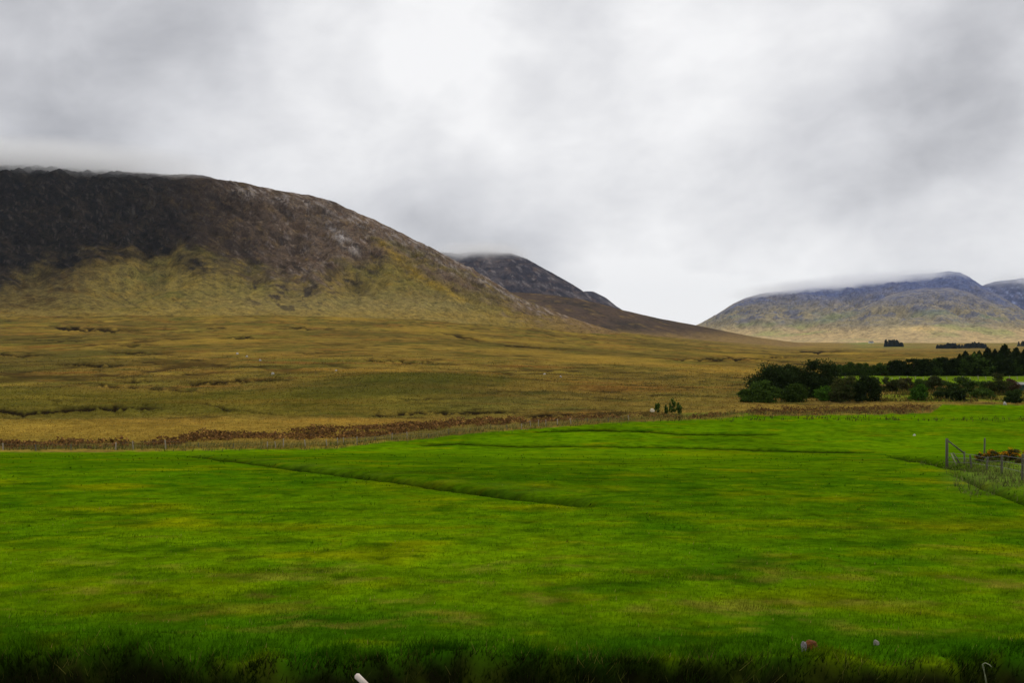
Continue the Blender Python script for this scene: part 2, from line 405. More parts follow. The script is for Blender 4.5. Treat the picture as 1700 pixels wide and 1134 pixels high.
ORD = ['first', 'second', 'third', 'fourth', 'fifth', 'sixth', 'seventh', 'eighth', 'ninth', 'tenth', 'eleventh', 'twelfth', 'thirteenth', 'fourteenth', 'fifteenth', 'sixteenth',
       'seventeenth', 'eighteenth', 'nineteenth', 'twentieth', 'twenty-first', 'twenty-second', 'twenty-third', 'twenty-fourth', 'twenty-fifth', 'twenty-sixth', 'twenty-seventh', 'twenty-eighth']

# ------------------------------------------------------------------ materials
def new_mat(name):
    m = bpy.data.materials.new(name); m.use_nodes = True
    t = m.node_tree; t.nodes.clear()
    out = N(t, 'ShaderNodeOutputMaterial'); return m, t, out
def noise_node(t, vec, scale, detail=4, rough=.55, dist=0., mapscale=None, rot=None):
    if mapscale is not None or rot is not None:
        mp = N(t, 'ShaderNodeMapping'); t.links.new(vec, mp.inputs[0])
        if mapscale is not None: mp.inputs['Scale'].default_value = mapscale
        if rot is not None: mp.inputs['Rotation'].default_value = rot
        vec = mp.outputs[0]
    n = N(t, 'ShaderNodeTexNoise'); t.links.new(vec, n.inputs['Vector'])
    n.inputs['Scale'].default_value = scale; n.inputs['Detail'].default_value = detail
    n.inputs['Roughness'].default_value = rough; n.inputs['Distortion'].default_value = dist
    return n.outputs[0]
def ramp_node(t, fac, stops):
    r = N(t, 'ShaderNodeValToRGB'); t.links.new(fac, r.inputs[0])
    el = r.color_ramp.elements
    while len(el) < len(stops): el.new(.5)
    for e, (p, c) in zip(el, stops):
        e.position = p; e.color = (*c, 1) if len(c) == 3 else c
    return r.outputs[0]
def ground_material(name, bumps=((2.0, .06), (.25, .3)), vary=((1.6, .7), (.12, .4)), rough=.95):
    m, t, out = new_mat(name)
    at = N(t, 'ShaderNodeAttribute', attribute_name='tint')
    geo = N(t, 'ShaderNodeNewGeometry'); P = geo.outputs['Position']
    col = at.outputs['Color']
    for sc, amt in vary:
        n = noise_node(t, P, sc, 5, .6)
        f = ramp_node(t, n, [(.30, (1-amt*.75,)*3), (.5, (1, 1, 1)), (.72, (1+amt*.6, 1+amt*.55, 1+amt*.3))])
        col = mixrgb(t, 1.0, col, f, 'MULTIPLY')
    b = N(t, 'ShaderNodeBsdfPrincipled')
    t.links.new(col, b.inputs['Base Color']); b.inputs['Roughness'].default_value = rough
    b.inputs['Specular IOR Level'].default_value = 0.0
    nrm = None
    for sc, d in bumps:
        bp = N(t, 'ShaderNodeBump'); bp.inputs['Distance'].default_value = d; bp.inputs['Strength'].default_value = .8
        t.links.new(noise_node(t, P, sc, 5, .6), bp.inputs['Height'])
        if nrm is not None: t.links.new(nrm, bp.inputs['Normal'])
        nrm = bp.outputs[0]
    t.links.new(nrm, b.inputs['Normal'])
    t.links.new(b.outputs[0], out.inputs[0])
    return m
def leaf_material(name, trans=.3, gain=1.0):
    m, t, out = new_mat(name)
    at = N(t, 'ShaderNodeAttribute', attribute_name='tint')
    col = at.outputs['Color']
    geo = N(t, 'ShaderNodeNewGeometry')
    n = noise_node(t, geo.outputs['Position'], .7, 3)
    col = mixrgb(t, 1.0, col, ramp_node(t, n, [(.3, (.7*gain,)*3), (.7, (1.25*gain,)*3)]), 'MULTIPLY')
    a = N(t, 'ShaderNodeBsdfDiffuse'); b = N(t, 'ShaderNodeBsdfTranslucent'); mx = N(t, 'ShaderNodeMixShader')
    t.links.new(col, a.inputs[0]); t.links.new(col, b.inputs[0]); mx.inputs[0].default_value = trans
    t.links.new(a.outputs[0], mx.inputs[1]); t.links.new(b.outputs[0], mx.inputs[2]); t.links.new(mx.outputs[0], out.inputs[0])
    return m
def plain_material(name, c1, c2, scale=8, rough=.85, stretch=(1, 1, 1), bump=.01):
    m, t, out = new_mat(name)
    tcn = N(t, 'ShaderNodeTexCoord')
    n = noise_node(t, tcn.outputs['Object'], scale, 6, .62, .3, mapscale=stretch)
    b = N(t, 'ShaderNodeBsdfPrincipled'); b.inputs['Roughness'].default_value = rough
    b.inputs['Specular IOR Level'].default_value = .25
    t.links.new(ramp_node(t, n, [(.32, tuple(c1)), (.68, tuple(c2))]), b.inputs['Base Color'])
    bp = N(t, 'ShaderNodeBump'); bp.inputs['Distance'].default_value = bump
    t.links.new(n, bp.inputs['Height']); t.links.new(bp.outputs[0], b.inputs['Normal'])
    t.links.new(b.outputs[0], out.inputs[0])
    return m

# ------------------------------------------------------------------ the ground: one sheet from behind the camera to the horizon
def grid_faces(nr, nc):
    i = np.arange(nr-1)[:, None]*nc + np.arange(nc-1)[None, :]
    return np.stack([i, i+1, i+nc+1, i+nc], -1).reshape(-1, 4)
us = np.concatenate([np.linspace(-2.2, -.72, 40)[:-1], np.linspace(-.72, .72, 900), np.linspace(.72, 2.2, 40)[1:]])
rows = np.concatenate([np.linspace(-40, 8.8, 26)[:-1], np.linspace(8.8, 10.0, 24)[:-1], np.linspace(10.0, 11.8, 165)[:-1], np.linspace(11.8, 12.4, 12)[:-1], np.exp(np.linspace(math.log(12.4), math.log(40), 120))[:-1],
                       np.exp(np.linspace(math.log(40), math.log(100), 130))[:-1], np.linspace(100, 200, 210)[:-1], np.exp(np.linspace(math.log(200), math.log(1000), 230))[:-1],
                       np.exp(np.linspace(math.log(1000), math.log(4500), 160))[:-1], np.exp(np.linspace(math.log(4500), math.log(14000), 24))])
Yg, Ug = np.meshgrid(rows, us, indexing='ij')
Xg = Ug*(np.maximum(Yg, 0)+20)
zz, z0, pxg, pyg, mk, fc = height(Xg, Yg, True)
cg = ground_colour(Xg, Yg, z0, pxg, pyg, mk, fc)
M_ground = ground_material('ground_turf', bumps=((9., .015), (1.1, .07), (.09, .5)), vary=((5., .45), (.8, .5), (.06, .35)))
ground = mesh_obj('ground', np.stack([Xg, Yg, zz+CAMZ], -1).reshape(-1, 3), grid_faces(*Xg.shape), M_ground, cols=cg.reshape(-1, 3))
tag(ground, 'green pasture and brown moor floor of the valley', kind='structure')
del Xg, Yg, Ug, zz, z0, pxg, pyg, mk, fc, cg

# ------------------------------------------------------------------ mountains
def mountain(name, label, crest, Yc, Yb, zb, prof, colour, px0, px1, nu, nt, amp=(20, 5), mat=None, back=1200, seed=0, crest_rough=3.0, gully=(170., 420.)):
    px = np.linspace(px0, px1, nu)
    a, b = tab(crest)
    cy = np.interp(px, a, b)
    k = np.hanning(max(5, int(nu*.008))|1); k /= k.sum()
    cy = np.convolve(np.pad(cy, len(k)//2, mode='edge'), k, 'valid')
    u = (px-850)/F
    yc = itp(Yc, px); yb = itp(Yb, px); zbv = itp(zb, px)
    zc = (567-cy)/F*yc
    S = smooth_tab(prof, n=500, k=22, logx=False)
    t = np.linspace(0, 1, nt)[:, None]
    Y = yb + (yc-yb)*t; X = u*Y
    s = S(t)
    s = (s-S(np.array(0.)))/(S(np.array(1.))-S(np.array(0.)))
    z = zbv + (zc-zbv)*s
    hgt = np.maximum(zc-zbv, 1)
    sc = np.clip(hgt/300., .12, 1.3)
    wx = fbm(X/400., Y/400., 2, seed+50)*120
    g = ridged((X+wx)/gully[0], Y/gully[1], 4, seed+1, soft=.03)
    d1 = amp[0]*sc*(g-.05)*sst(.1, .45, t)*(1-.95*sst(.56, .94, t))
    cr = ridged(X/55., (z*1.6+Y)/60., 4, seed+9, .6)
    d2 = amp[1]*(cr-.2)*sst(.3, .6, t)*np.clip(hgt/150., 0, 1)
    d3 = crest_rough*fbm(X/35., Y/45., 3, seed+3)*np.clip(hgt/150., .1, 1)*sst(.1, .4, t)*(1-.6*sst(.93, 1, t))
    z = z + d1 + d2*(1-.97*sst(.7, .98, t)) + d3
    # the far side
    tb = np.linspace(0, 1, 14)[1:, None]
    Yk = yc + back*tb; Xk = u*Yk; zk = z[-1] - (z[-1]-zbv+60)*sst(0, 1, tb)**1.0
    px2, py2 = pix(X, Y, z)
    col = colour(X, Y, z, px2, py2, t+0*X, g, cr)
    colk = np.repeat(col[-1:], len(tb), 0)
    V = np.stack([np.concatenate([X, Xk]), np.concatenate([Y, Yk]), np.concatenate([z, zk])+CAMZ], -1)
    o = mesh_obj(name, V.reshape(-1, 3), grid_faces(V.shape[0], V.shape[1]), mat, cols=np.concatenate([col, colk]).reshape(-1, 3))
    return tag(o, label, kind='structure')

def main_colour(X, Y, z, px, py, t, g, cr):
    n1 = fbm(X/120., z/60.+Y/200., 4, 501); n2 = fbm(X/28., z/16.+Y/60., 4, 502); n3 = fbm(X/300., Y/300., 3, 503)
    diag = fbm((py-.62*px)/7., (px+.62*py)/46., 4, 505)             # rock bands dipping with the slope
    yb = itp([(-600, 470), (0, 474), (60, 455), (120, 447), (180, 424), (280, 424), (380, 440), (430, 464), (480, 474), (530, 468), (570, 440), (600, 432), (625, 420), (650, 412), (700, 440), (760, 468), (850, 502), (950, 532), (1100, 560)], px)
    up = sst(38, -28, py - yb + 40*n1 + 30*n2 + 26*diag)
    grass = lerp(np.ones(X.shape+(3,))*C(132, 114, 56), C(112, 104, 50), sst(-.1, .4, n1))
    grass = lerp(grass, C(152, 122, 54), sst(.05, .45, n2)*.5)
    grass = lerp(grass, C(74, 64, 42), sst(.05, .45, diag)*.6)
    grass = lerp(grass, C(98, 74, 42), sst(.1, .5, n3)*.6)
    grass = lerp(grass, C(150, 134, 92), sst(465, 510, py)*sst(250, 520, px)*sst(860, 760, px)*.45)  # pale haze at the slope's foot mixed into the grass colour
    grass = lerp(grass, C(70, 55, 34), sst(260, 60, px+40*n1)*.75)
    grass = lerp(grass, C(142, 118, 54), sst(505, 525, py)*.6)
    grass = lerp(grass, C(78, 70, 46), sst(.15, -.45, g)*.6)  # gully hollows shaded in the colour itself
    grass = lerp(grass, C(136, 122, 70), sst(.25, .6, cr)*.35)
    # green-grey gullies below the cliffs
    gl = sst(.35, .75, ridged(px/34., py/260., 2, 506))*sst(415, 440, py)*sst(520, 470, py)
    grass = lerp(grass, C(74, 70, 50), gl*.3)
    dark = lerp(np.ones(X.shape+(3,))*C(40, 36, 33), C(58, 52, 42), sst(0, .5, n2))  # dark heather rock, with cloud shadow and steep shade put into the colour
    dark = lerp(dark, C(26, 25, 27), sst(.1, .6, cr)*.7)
    brown = lerp(np.ones(X.shape+(3,))*C(106, 86, 70), C(78, 64, 54), sst(-.1, .4, n1))
    brown = lerp(brown, C(130, 106, 62), sst(.1, .5, n2)*.6)
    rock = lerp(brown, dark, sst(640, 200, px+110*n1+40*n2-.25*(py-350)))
    rock = lerp(rock, C(56, 48, 43), sst(.05, .45, diag)*.6)
    rs = fbm((py-.66*px)/4.5, (px+.66*py)/22., 3, 507)
    rock = lerp(rock, C(158, 146, 140), sst(.12, .5, rs+.2*n1)*sst(300, 540, px)*.6)
    rock = lerp(rock, C(44, 38, 36), sst(.1, -.5, cr)*.55)  # relief shading in the colour: hollows darkened, ribs lightened below
    rock = lerp(rock, C(128, 112, 98), sst(.35, .7, cr)*sst(340, 560, px)*.4)
    rock = lerp(rock, C(84, 78, 74), sst(.2, .5, rs)*sst(450, 300, px)*.45)
    rock = lerp(rock, C(186, 180, 178), np.exp(-(((px-570)/26)**2+((py-398-.85*(px-570))/10)**2))*sst(-.25, .3, rs)*.9)
    big = fbm((py-.62*px)/24., (px+.62*py)/80., 4, 511)
    rock = lerp(rock, C(34, 30, 30), sst(.08, .4, big)*.55)
    rock = lerp(rock, C(84, 70, 54), sst(.1, .45, -big+.2*n1)*(.15+.3*sst(200, 420, px)))
    cr_y = itp([(0, 270), (200, 285), (335, 291), (430, 310), (530, 329), (600, 357), (700, 405), (800, 457), (850, 488), (950, 528)], px)
    rock = lerp(rock, C(162, 152, 146), sst(-.1, .35, rs)*sst(30, 6, py-cr_y)*sst(340, 420, px)*.6)
    rock = lerp(rock, C(66, 60, 58), sst(.2, .45, rs)*sst(420, 250, px)*.6)
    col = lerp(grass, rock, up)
    # scattered crags below the line
    cg_ = sst(.08, .3, fbm((px+.4*py)/24., (py-.35*px)/10., 4, 508))*sst(380, 430, px)*sst(800, 560, px)*np.exp(-((py-yb-20)/34.)**2)
    col = lerp(col, C(62, 55, 50), cg_*.9)
    ys = itp([(620, 395), (640, 408), (680, 446), (720, 474), (800, 512)], px)
    col = lerp(col, C(158, 128, 36), np.exp(-((py-ys)/9.)**2)*sst(615, 640, px)*sst(830, 740, px)*sst(-.5, .2, n2)*.55)
    col = lerp(col, C(128, 100, 66), sst(830, 960, px)*sst(500, 540, py)*.55)
    return np.clip(col, .002, 1)
def hill_mat(name, s1, s2, amt=.5, bump=6.):
    return ground_material(name, bumps=((s1, bump*.4), (s2, bump)), vary=((s1*2.2, amt), (s1*.6, amt)))
M_main = hill_mat('heather_and_rock', .16, .035, .62, 7.)
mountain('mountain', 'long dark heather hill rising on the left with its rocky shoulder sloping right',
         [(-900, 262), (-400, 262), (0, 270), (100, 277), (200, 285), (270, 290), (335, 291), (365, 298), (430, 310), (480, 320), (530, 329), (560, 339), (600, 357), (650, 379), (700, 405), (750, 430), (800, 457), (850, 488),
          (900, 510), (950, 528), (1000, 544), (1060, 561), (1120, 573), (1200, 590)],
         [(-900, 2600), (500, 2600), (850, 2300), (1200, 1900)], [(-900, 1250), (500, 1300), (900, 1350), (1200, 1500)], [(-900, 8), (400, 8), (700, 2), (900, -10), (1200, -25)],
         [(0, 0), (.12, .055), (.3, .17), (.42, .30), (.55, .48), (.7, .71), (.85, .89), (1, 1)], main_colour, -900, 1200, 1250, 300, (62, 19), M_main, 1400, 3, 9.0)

def second_colour(X, Y, z, px, py, t, g, cr):
    n1 = fbm(X/160., z/70.+Y/300., 4, 601); n2 = fbm(X/45., z/22., 4, 602)
    c = lerp(np.ones(X.shape+(3,))*C(56, 54, 64), C(84, 78, 82), sst(-.1, .4, n1))
    c = lerp(c, C(104, 88, 82), sst(.05, .45, n2)*.6)
    c = lerp(c, C(140, 132, 132), sst(.1, .5, fbm((py-.6*px)/5., (px+.6*py)/20., 3, 603))*.6)
    return c
M_far = hill_mat('far_hill', .06, .016, .5, 16.)
mountain('mountain', 'dark blue grey peak behind the shoulder with its summit in cloud',
         [(560, 420), (700, 416), (755, 421), (800, 417), (850, 421), (875, 430), (900, 444), (925, 458), (950, 472), (975, 488), (1000, 500), (1020, 512), (1060, 530), (1120, 556), (1200, 580)],
         [(500, 5300), (1200, 4900)], [(500, 3600), (1200, 3600)], [(500, 10), (1200, 0)], [(0, 0), (.2, .1), (.45, .36), (.7, .7), (.88, .93), (1, 1)], second_colour, 560, 1200, 420, 120, (45, 12), M_far, 1600, 17, 6.0)
mountain('mountain', 'small far summit poking out past the dark blue grey peak',
         [(880, 500), (930, 489), (958, 484), (985, 484), (1005, 494), (1025, 510), (1060, 530), (1120, 560)],
         [(800, 7000), (1200, 7000)], [(800, 5600), (1200, 5600)], [(800, 20), (1200, 0)], [(0, 0), (.3, .2), (.7, .7), (1, 1)], lambda *a: second_colour(*a)*1.1, 880, 1120, 160, 50, (40, 12), M_far, 1200, 29, 5.0)
def low_colour(X, Y, z, px, py, t, g, cr):
    n1 = fbm(X/120., Y/260., 4, 651); n2 = fbm(X/40., Y/90., 4, 652)
    c = lerp(np.ones(X.shape+(3,))*C(84, 70, 60), C(66, 58, 52), sst(-.1, .4, n1))
    c = lerp(c, C(140, 116, 66), sst(.1, .5, n2)*.45)
    c = lerp(c, C(146, 120, 74), sst(545, 565, py+8*n1)*.75)
    return c
mountain('hill', 'low brown heather ridge running down to the valley gap',
         [(760, 486), (830, 484), (870, 486), (920, 490), (960, 496), (1000, 505), (1030, 514), (1060, 521), (1100, 530), (1150, 539), (1200, 549), (1250, 559), (1300, 566), (1380, 575), (1500, 590)],
         [(760, 3300), (1500, 2900)], [(760, 1900), (1500, 2100)], [(760, 6), (1000, -6), (1500, -26)], [(0, 0), (.25, .16), (.5, .42), (.75, .74), (1, 1)], low_colour, 760, 1500, 520, 110, (14, 4), hill_mat('heather_ridge', .1, .03, .5, 7.), 900, 41, 3.0)

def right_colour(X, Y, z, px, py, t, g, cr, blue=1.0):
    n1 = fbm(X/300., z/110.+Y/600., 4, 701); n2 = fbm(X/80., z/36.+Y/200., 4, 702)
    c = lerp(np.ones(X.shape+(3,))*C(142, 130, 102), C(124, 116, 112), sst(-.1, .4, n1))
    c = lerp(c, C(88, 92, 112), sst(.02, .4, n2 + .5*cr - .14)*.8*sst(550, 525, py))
    c = lerp(c, C(82, 94, 134), sst(518, 476, py+34*n1+26*n2)*.85*blue)  # distance haze painted as blue on the upper slopes
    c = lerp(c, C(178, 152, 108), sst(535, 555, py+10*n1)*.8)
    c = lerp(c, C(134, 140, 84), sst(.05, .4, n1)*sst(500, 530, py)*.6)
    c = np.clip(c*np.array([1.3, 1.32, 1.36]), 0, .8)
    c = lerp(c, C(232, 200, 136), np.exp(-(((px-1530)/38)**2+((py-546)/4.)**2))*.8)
    return c
M_right = hill_mat('distant_slope', .045, .012, .5, 26.)
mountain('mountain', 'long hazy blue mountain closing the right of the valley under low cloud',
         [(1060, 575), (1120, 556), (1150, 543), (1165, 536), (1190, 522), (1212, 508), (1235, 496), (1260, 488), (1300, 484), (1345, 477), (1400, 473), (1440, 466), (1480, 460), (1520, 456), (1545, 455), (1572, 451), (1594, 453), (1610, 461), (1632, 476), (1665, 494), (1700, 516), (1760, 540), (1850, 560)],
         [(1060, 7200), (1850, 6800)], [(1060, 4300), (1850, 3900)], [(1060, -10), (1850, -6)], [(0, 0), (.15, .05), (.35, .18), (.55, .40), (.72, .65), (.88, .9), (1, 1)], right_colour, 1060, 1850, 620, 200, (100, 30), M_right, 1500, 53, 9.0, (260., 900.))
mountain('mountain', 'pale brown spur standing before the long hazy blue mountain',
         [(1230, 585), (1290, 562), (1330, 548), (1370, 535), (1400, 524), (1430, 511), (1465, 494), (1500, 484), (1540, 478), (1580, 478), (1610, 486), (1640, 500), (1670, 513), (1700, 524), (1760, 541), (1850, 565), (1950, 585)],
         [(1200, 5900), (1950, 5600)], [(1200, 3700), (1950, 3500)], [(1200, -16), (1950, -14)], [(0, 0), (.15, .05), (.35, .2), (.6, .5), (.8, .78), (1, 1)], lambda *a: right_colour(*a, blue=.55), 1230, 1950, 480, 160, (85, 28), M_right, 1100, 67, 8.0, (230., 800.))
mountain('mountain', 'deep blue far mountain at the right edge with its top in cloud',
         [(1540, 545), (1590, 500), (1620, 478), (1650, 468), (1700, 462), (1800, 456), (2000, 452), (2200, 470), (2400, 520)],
         [(1540, 9200), (2400, 9200)], [(1540, 7300), (2400, 7300)], [(1540, 0), (2400, 0)], [(0, 0), (.3, .16), (.6, .52), (.85, .9), (1, 1)], lambda *a: second_colour(*a)*np.array([1.5, 2.0, 3.2]), 1540, 2400, 300, 70, (70, 20), M_far, 1200, 83, 8.0)  # multiplier tints the slope with the blue of distant haze

# ------------------------------------------------------------------ grass, rushes and bracken
def blades(name, P, h, w, col, mat, label, lean=.75, gust=(0, 0), tip=1.25):
    n = len(P)
    yaw = RNG.uniform(0, 2*np.pi, n); la = RNG.uniform(0, 2*np.pi, n); ll = RNG.uniform(.1, 1, n)*lean*h
    dx = np.cos(yaw)*w/2; dy = np.sin(yaw)*w/2
    b0 = P + np.stack([-dx, -dy, -.02-0*h], -1); b1 = P + np.stack([dx, dy, -.02-0*h], -1)
    tp = P + np.stack([np.cos(la)*ll + gust[0]*h, np.sin(la)*ll + gust[1]*h, h], -1)
    V = np.stack([b0, b1, tp], 1).reshape(-1, 3)
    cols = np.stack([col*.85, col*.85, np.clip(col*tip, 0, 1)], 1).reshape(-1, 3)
    o = mesh_obj(name, V, np.arange(3*n).reshape(-1, 3), mat, cols=cols, smooth=False)
    return tag(o, label, kind='stuff')
def sample(n, y0, y1, half=.60, extra=3.0, power=1.0):
    y = y0 + (y1-y0)*RNG.random(n)**power
    x = RNG.uniform(-1, 1, n)*(half*y+extra)
    return x, y
M_grass = leaf_material('grass_blade', .35, 1.25)
def with_ground(x, y):
    z, z0, px, py, m, face = height(x, y, True)
    return z+CAMZ, ground_colour(x, y, z0, px, py, m, face), px, py, m, face
parts_ = []
for (n, y0, y1, hh, ww) in ((120000, 10.2, 17, .042, .011), (90000, 16, 30, .038, .018), (36000, 28, 50, .035, .03)):
    x, y = sample(n, y0, y1)
    z, c, px, py, m, face = with_ground(x, y)
    tus = sst(.15, .6, fbm(x/1.1, y/1.1, 3, 808)); keep = (m['field'] > .5) & (RNG.random(n) > np.where(face > .12, .9, 0))
    h = hh*RNG.uniform(.5, 1.25, n)*(1+1.0*tus) ; h = h*(1-.5*m['ditch']) * (1+.5*sst(12.0, 11, y))
    c = c*RNG.uniform(.75, 1.25, (n, 1)); straw = RNG.random(n) < .008
    c[straw] = C(150, 134, 70)*.9
    c = np.where((face > .12)[:, None], C(48, 50, 14)*RNG.uniform(.3, 1.2, (n, 1)), c)
    k = keep
    parts_.append((np.stack([x, y, z], -1)[k], h[k], ww*RNG.uniform(.6, 1.3, k.sum()), c[k]))
x, y = sample(9000, 18, 90, .6, 3, .8)
z, c, px, py, m, face = with_ground(x, y)
k = (m['field'] > .9) & (RNG.random(9000) < .15+.85*sst(.1, .4, fbm(x/4., y/4., 3, 861)))
parts_.append((np.stack([x, y, z], -1)[k], (RNG.uniform(.03, .10, 9000)*(.6+y/90.))[k], (RNG.uniform(.03, .09, 9000)*(.6+y/60.))[k], (c*RNG.uniform(.6, 1.0, (9000, 1)))[k]))
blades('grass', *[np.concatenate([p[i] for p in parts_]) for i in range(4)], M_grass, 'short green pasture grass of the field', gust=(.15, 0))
# longer tufts along the drains, the lip of the bank and the field margin
pts, hs, cs, ws = [], [], [], []
x, y = sample(60000, 30, 150)
z, c, px, py, m, face = with_ground(x, y)
k = (m['ditch'] > .25) & (RNG.random(len(x)) < .22) & (m['field'] > .4)
pts.append(np.stack([x, y, z], -1)[k]); hs.append(RNG.uniform(.05, .16, k.sum())); cs.append(C(34, 56, 6)*RNG.uniform(.4, 1.5, (k.sum(), 1))); ws.append(RNG.uniform(.05, .10, k.sum()))
x = RNG.uniform(-8.5, 8.5, 60000); y = edgeY(x) + RNG.normal(.02, .24, 60000)
kk = RNG.random(60000) < .1+.7*sst(-.1, .4, fbm(x/.5, y/.4, 3, 844)); x = x[kk]; y = y[kk]
z, lipc, px, py, m, face = with_ground(x, y)
pts.append(np.stack([x, y, z], -1)); hs.append(RNG.uniform(.04, .13, len(x))); cs.append(np.where((face > .3)[:, None], C(36, 48, 8), lipc)*RNG.uniform(.5, 1.2, (len(x), 1))); ws.append(RNG.uniform(.008, .02, len(x)))
x = RNG.uniform(-7.5, 7.5, 15000); y = edgeY(x) - RNG.uniform(-.05, .5, 15000)
kk = RNG.random(15000) < .15+.85*sst(-.05, .3, fbm(x/.6+5, y/.5, 3, 846)); x = x[kk]; y = y[kk]; n = len(x)
pts.append(np.stack([x, y, height(x, y)+CAMZ], -1)); hs.append(RNG.uniform(.05, .17, n)); ws.append(RNG.uniform(.006, .014, n))
cs.append(lerp(np.ones((n, 3))*C(44, 62, 12), C(112, 106, 52), (RNG.random(n)**3)[:])*RNG.uniform(.4, 1.2, (n, 1)))
blades('rough_grass', np.concatenate(pts), np.concatenate(hs), np.concatenate(ws), np.concatenate(cs), M_grass, 'long dark grass along the drains and on the lip of the bank', lean=1.0, gust=(.15, -.35))
x = RNG.uniform(13, 34, 45000); y = RNG.uniform(32, 66, 45000)
z, c, px, py, m, face = with_ground(x, y)
w = np.clip(sst(1560, 1620, px)*np.exp(-((py-795-.10*(px-1640))/26.)**2) + .8*np.exp(-(((px-1585)/40)**2+((py-770)/6)**2)), 0, 1)*sst(-.15, .3, fbm(x/1.3, y/1.3, 3, 871))
k = RNG.random(len(x)) < w
blades('rough_grass', np.stack([x, y, z], -1)[k], RNG.uniform(.08, .30, k.sum()), RNG.uniform(.02, .05, k.sum()), lerp(np.ones((k.sum(), 3))*C(66, 84, 26), C(108, 108, 62), RNG.random(k.sum()))*RNG.uniform(.5, 1.2, (k.sum(), 1)), M_grass, 'rough grey green grass round the braced fence', lean=.9)
# pale rushes on the field margin and moor tussocks
x, y = sample(170000, 112, 620, .60, 4, 1.6)
z, c, px, py, m, face = with_ground(x, y)
k = (m['field'] < .5) & (m['far'] < .4) & (m['hag'] < .3) & (m['hag2'] < .3) & (m['far2'] < .3) & (RNG.random(len(x)) < sst(600, 180, y)*.9+.02)
n = k.sum(); c = c*RNG.uniform(.82, 1.18, (len(x), 1))
sc = np.clip(y/260., .6, 1.7)
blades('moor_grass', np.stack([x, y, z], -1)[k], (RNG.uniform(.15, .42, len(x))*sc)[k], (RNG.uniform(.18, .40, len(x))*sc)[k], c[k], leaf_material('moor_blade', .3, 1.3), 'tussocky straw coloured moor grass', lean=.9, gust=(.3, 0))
x, y = sample(140000, 108, 215, .60, 2)
z, c, px, py, m, face = with_ground(x, y)
d = m['edge_d'] + 2.0*fbm(x/6., y/6., 3, 611)
w = np.exp(-((d+2.5)/2.6)**2)*sst(1565, 1540, px)
k = (RNG.random(len(x)) < w*.8)
blades('rushes', np.stack([x, y, z], -1)[k], RNG.uniform(.35, .85, k.sum()), RNG.uniform(.05, .12, k.sum()), (lerp(np.ones((len(x), 3))*C(130, 120, 66), C(80, 88, 34), RNG.random(len(x)))*RNG.uniform(.5, 1.2, (len(x), 1)))[k], M_grass, 'pale rushes and rough grass along the field margin', lean=.5, gust=(.2, 0))
# rusty bracken along the stream and before the trees
BR_TOP = [(-400, 733), (0, 733), (170, 733), (230, 738), (300, 728), (330, 717), (400, 721), (450, 720), (520, 712), (600, 709), (680, 703), (760, 698), (850, 695), (960, 692), (1060, 690), (1150, 692), (1220, 685), (1260, 678), (1460, 677), (1500, 674), (1560, 677)]
BR_BOT = [(-400, 748), (0, 747), (170, 747), (300, 742), (330, 735), (450, 733), (520, 731), (600, 729), (680, 721), (760, 712), (850, 706), (960, 700), (1060, 695), (1150, 697), (1220, 690), (1240, 688), (1460, 689), (1560, 684)]
x, y = sample(430000, 108, 225, .62, 2)
z, c, px, py, m, face = with_ground(x, y)
wv = fbm(x/6., y*0, 3, 625); yt = itp(BR_TOP, px)+3-5*wv; yb_ = itp(BR_BOT, px)+2.5*wv
w = sst(-1.5, 1.5, py-yt)*sst(1.5, -1.5, py-yb_)*sst(-.3, .08, fbm(x/3.5, y/5., 3, 622)+.05)*sst(1570, 1500, px+60*fbm(x/3., y/3., 2, 623))*(m['field'] < .3)*sst(1575, 1540, px)
w = w*(1-.55*sst(1215, 1260, px)*sst(.1, -.15, fbm(x/7., y/3., 3, 628)))
k = RNG.random(len(x)) < w*.8
n = k.sum()
cb = lerp(np.ones((n, 3))*C(116, 84, 48), C(72, 56, 34), RNG.random(n)); cb = lerp(cb, C(150, 112, 60), (RNG.random(n) < .12)*.8)
cb = lerp(cb, C(78, 60, 36), sst(1200, 1260, px[k])*.6)*(1+.45*fbm(x[k]/4., y[k]/4., 2, 633))[:, None]*RNG.uniform(.5, 1.3, (n, 1))
hb = np.clip(.42+.75*fbm(x[k]/3.2, y[k]/3.2, 3, 634), .10, 1.05)*(1+.2*sst(1200, 1260, px[k]))
Pb = np.stack([x[k], y[k], z[k] + hb*RNG.random(n)**.8], -1)
_r = RNG.normal(size=(n, 3)); _r[:, 2] = np.abs(_r[:, 2])+.4; _r /= np.linalg.norm(_r, axis=1)[:, None]
BRACKEN = (Pb, _r, RNG.uniform(.18, .42, n), cb)
# dark rush clumps on the line between the two right hand fields
x, y = sample(60000, 135, 200, .60, 2)
z, c, px, py, m, face = with_ground(x, y)
yl = itp([(1080, 699), (1200, 697), (1300, 696), (1500, 697), (1800, 696)], px)
w = np.exp(-((py-yl)/2.2)**2)*sst(1090, 1130, px)*sst(.0, .35, fbm(x/3.2, y/6., 3, 655)+.08)
k = RNG.random(len(x)) < w
blades('rushes', np.stack([x, y, z], -1)[k], RNG.uniform(.2, .75, k.sum()), RNG.uniform(.08, .18, k.sum()), C(64, 62, 28)*RNG.uniform(.4, 1.5, (k.sum(), 1)), M_grass, 'scattered dark rush clumps between the two right hand fields', lean=.6, gust=(.2, 0))

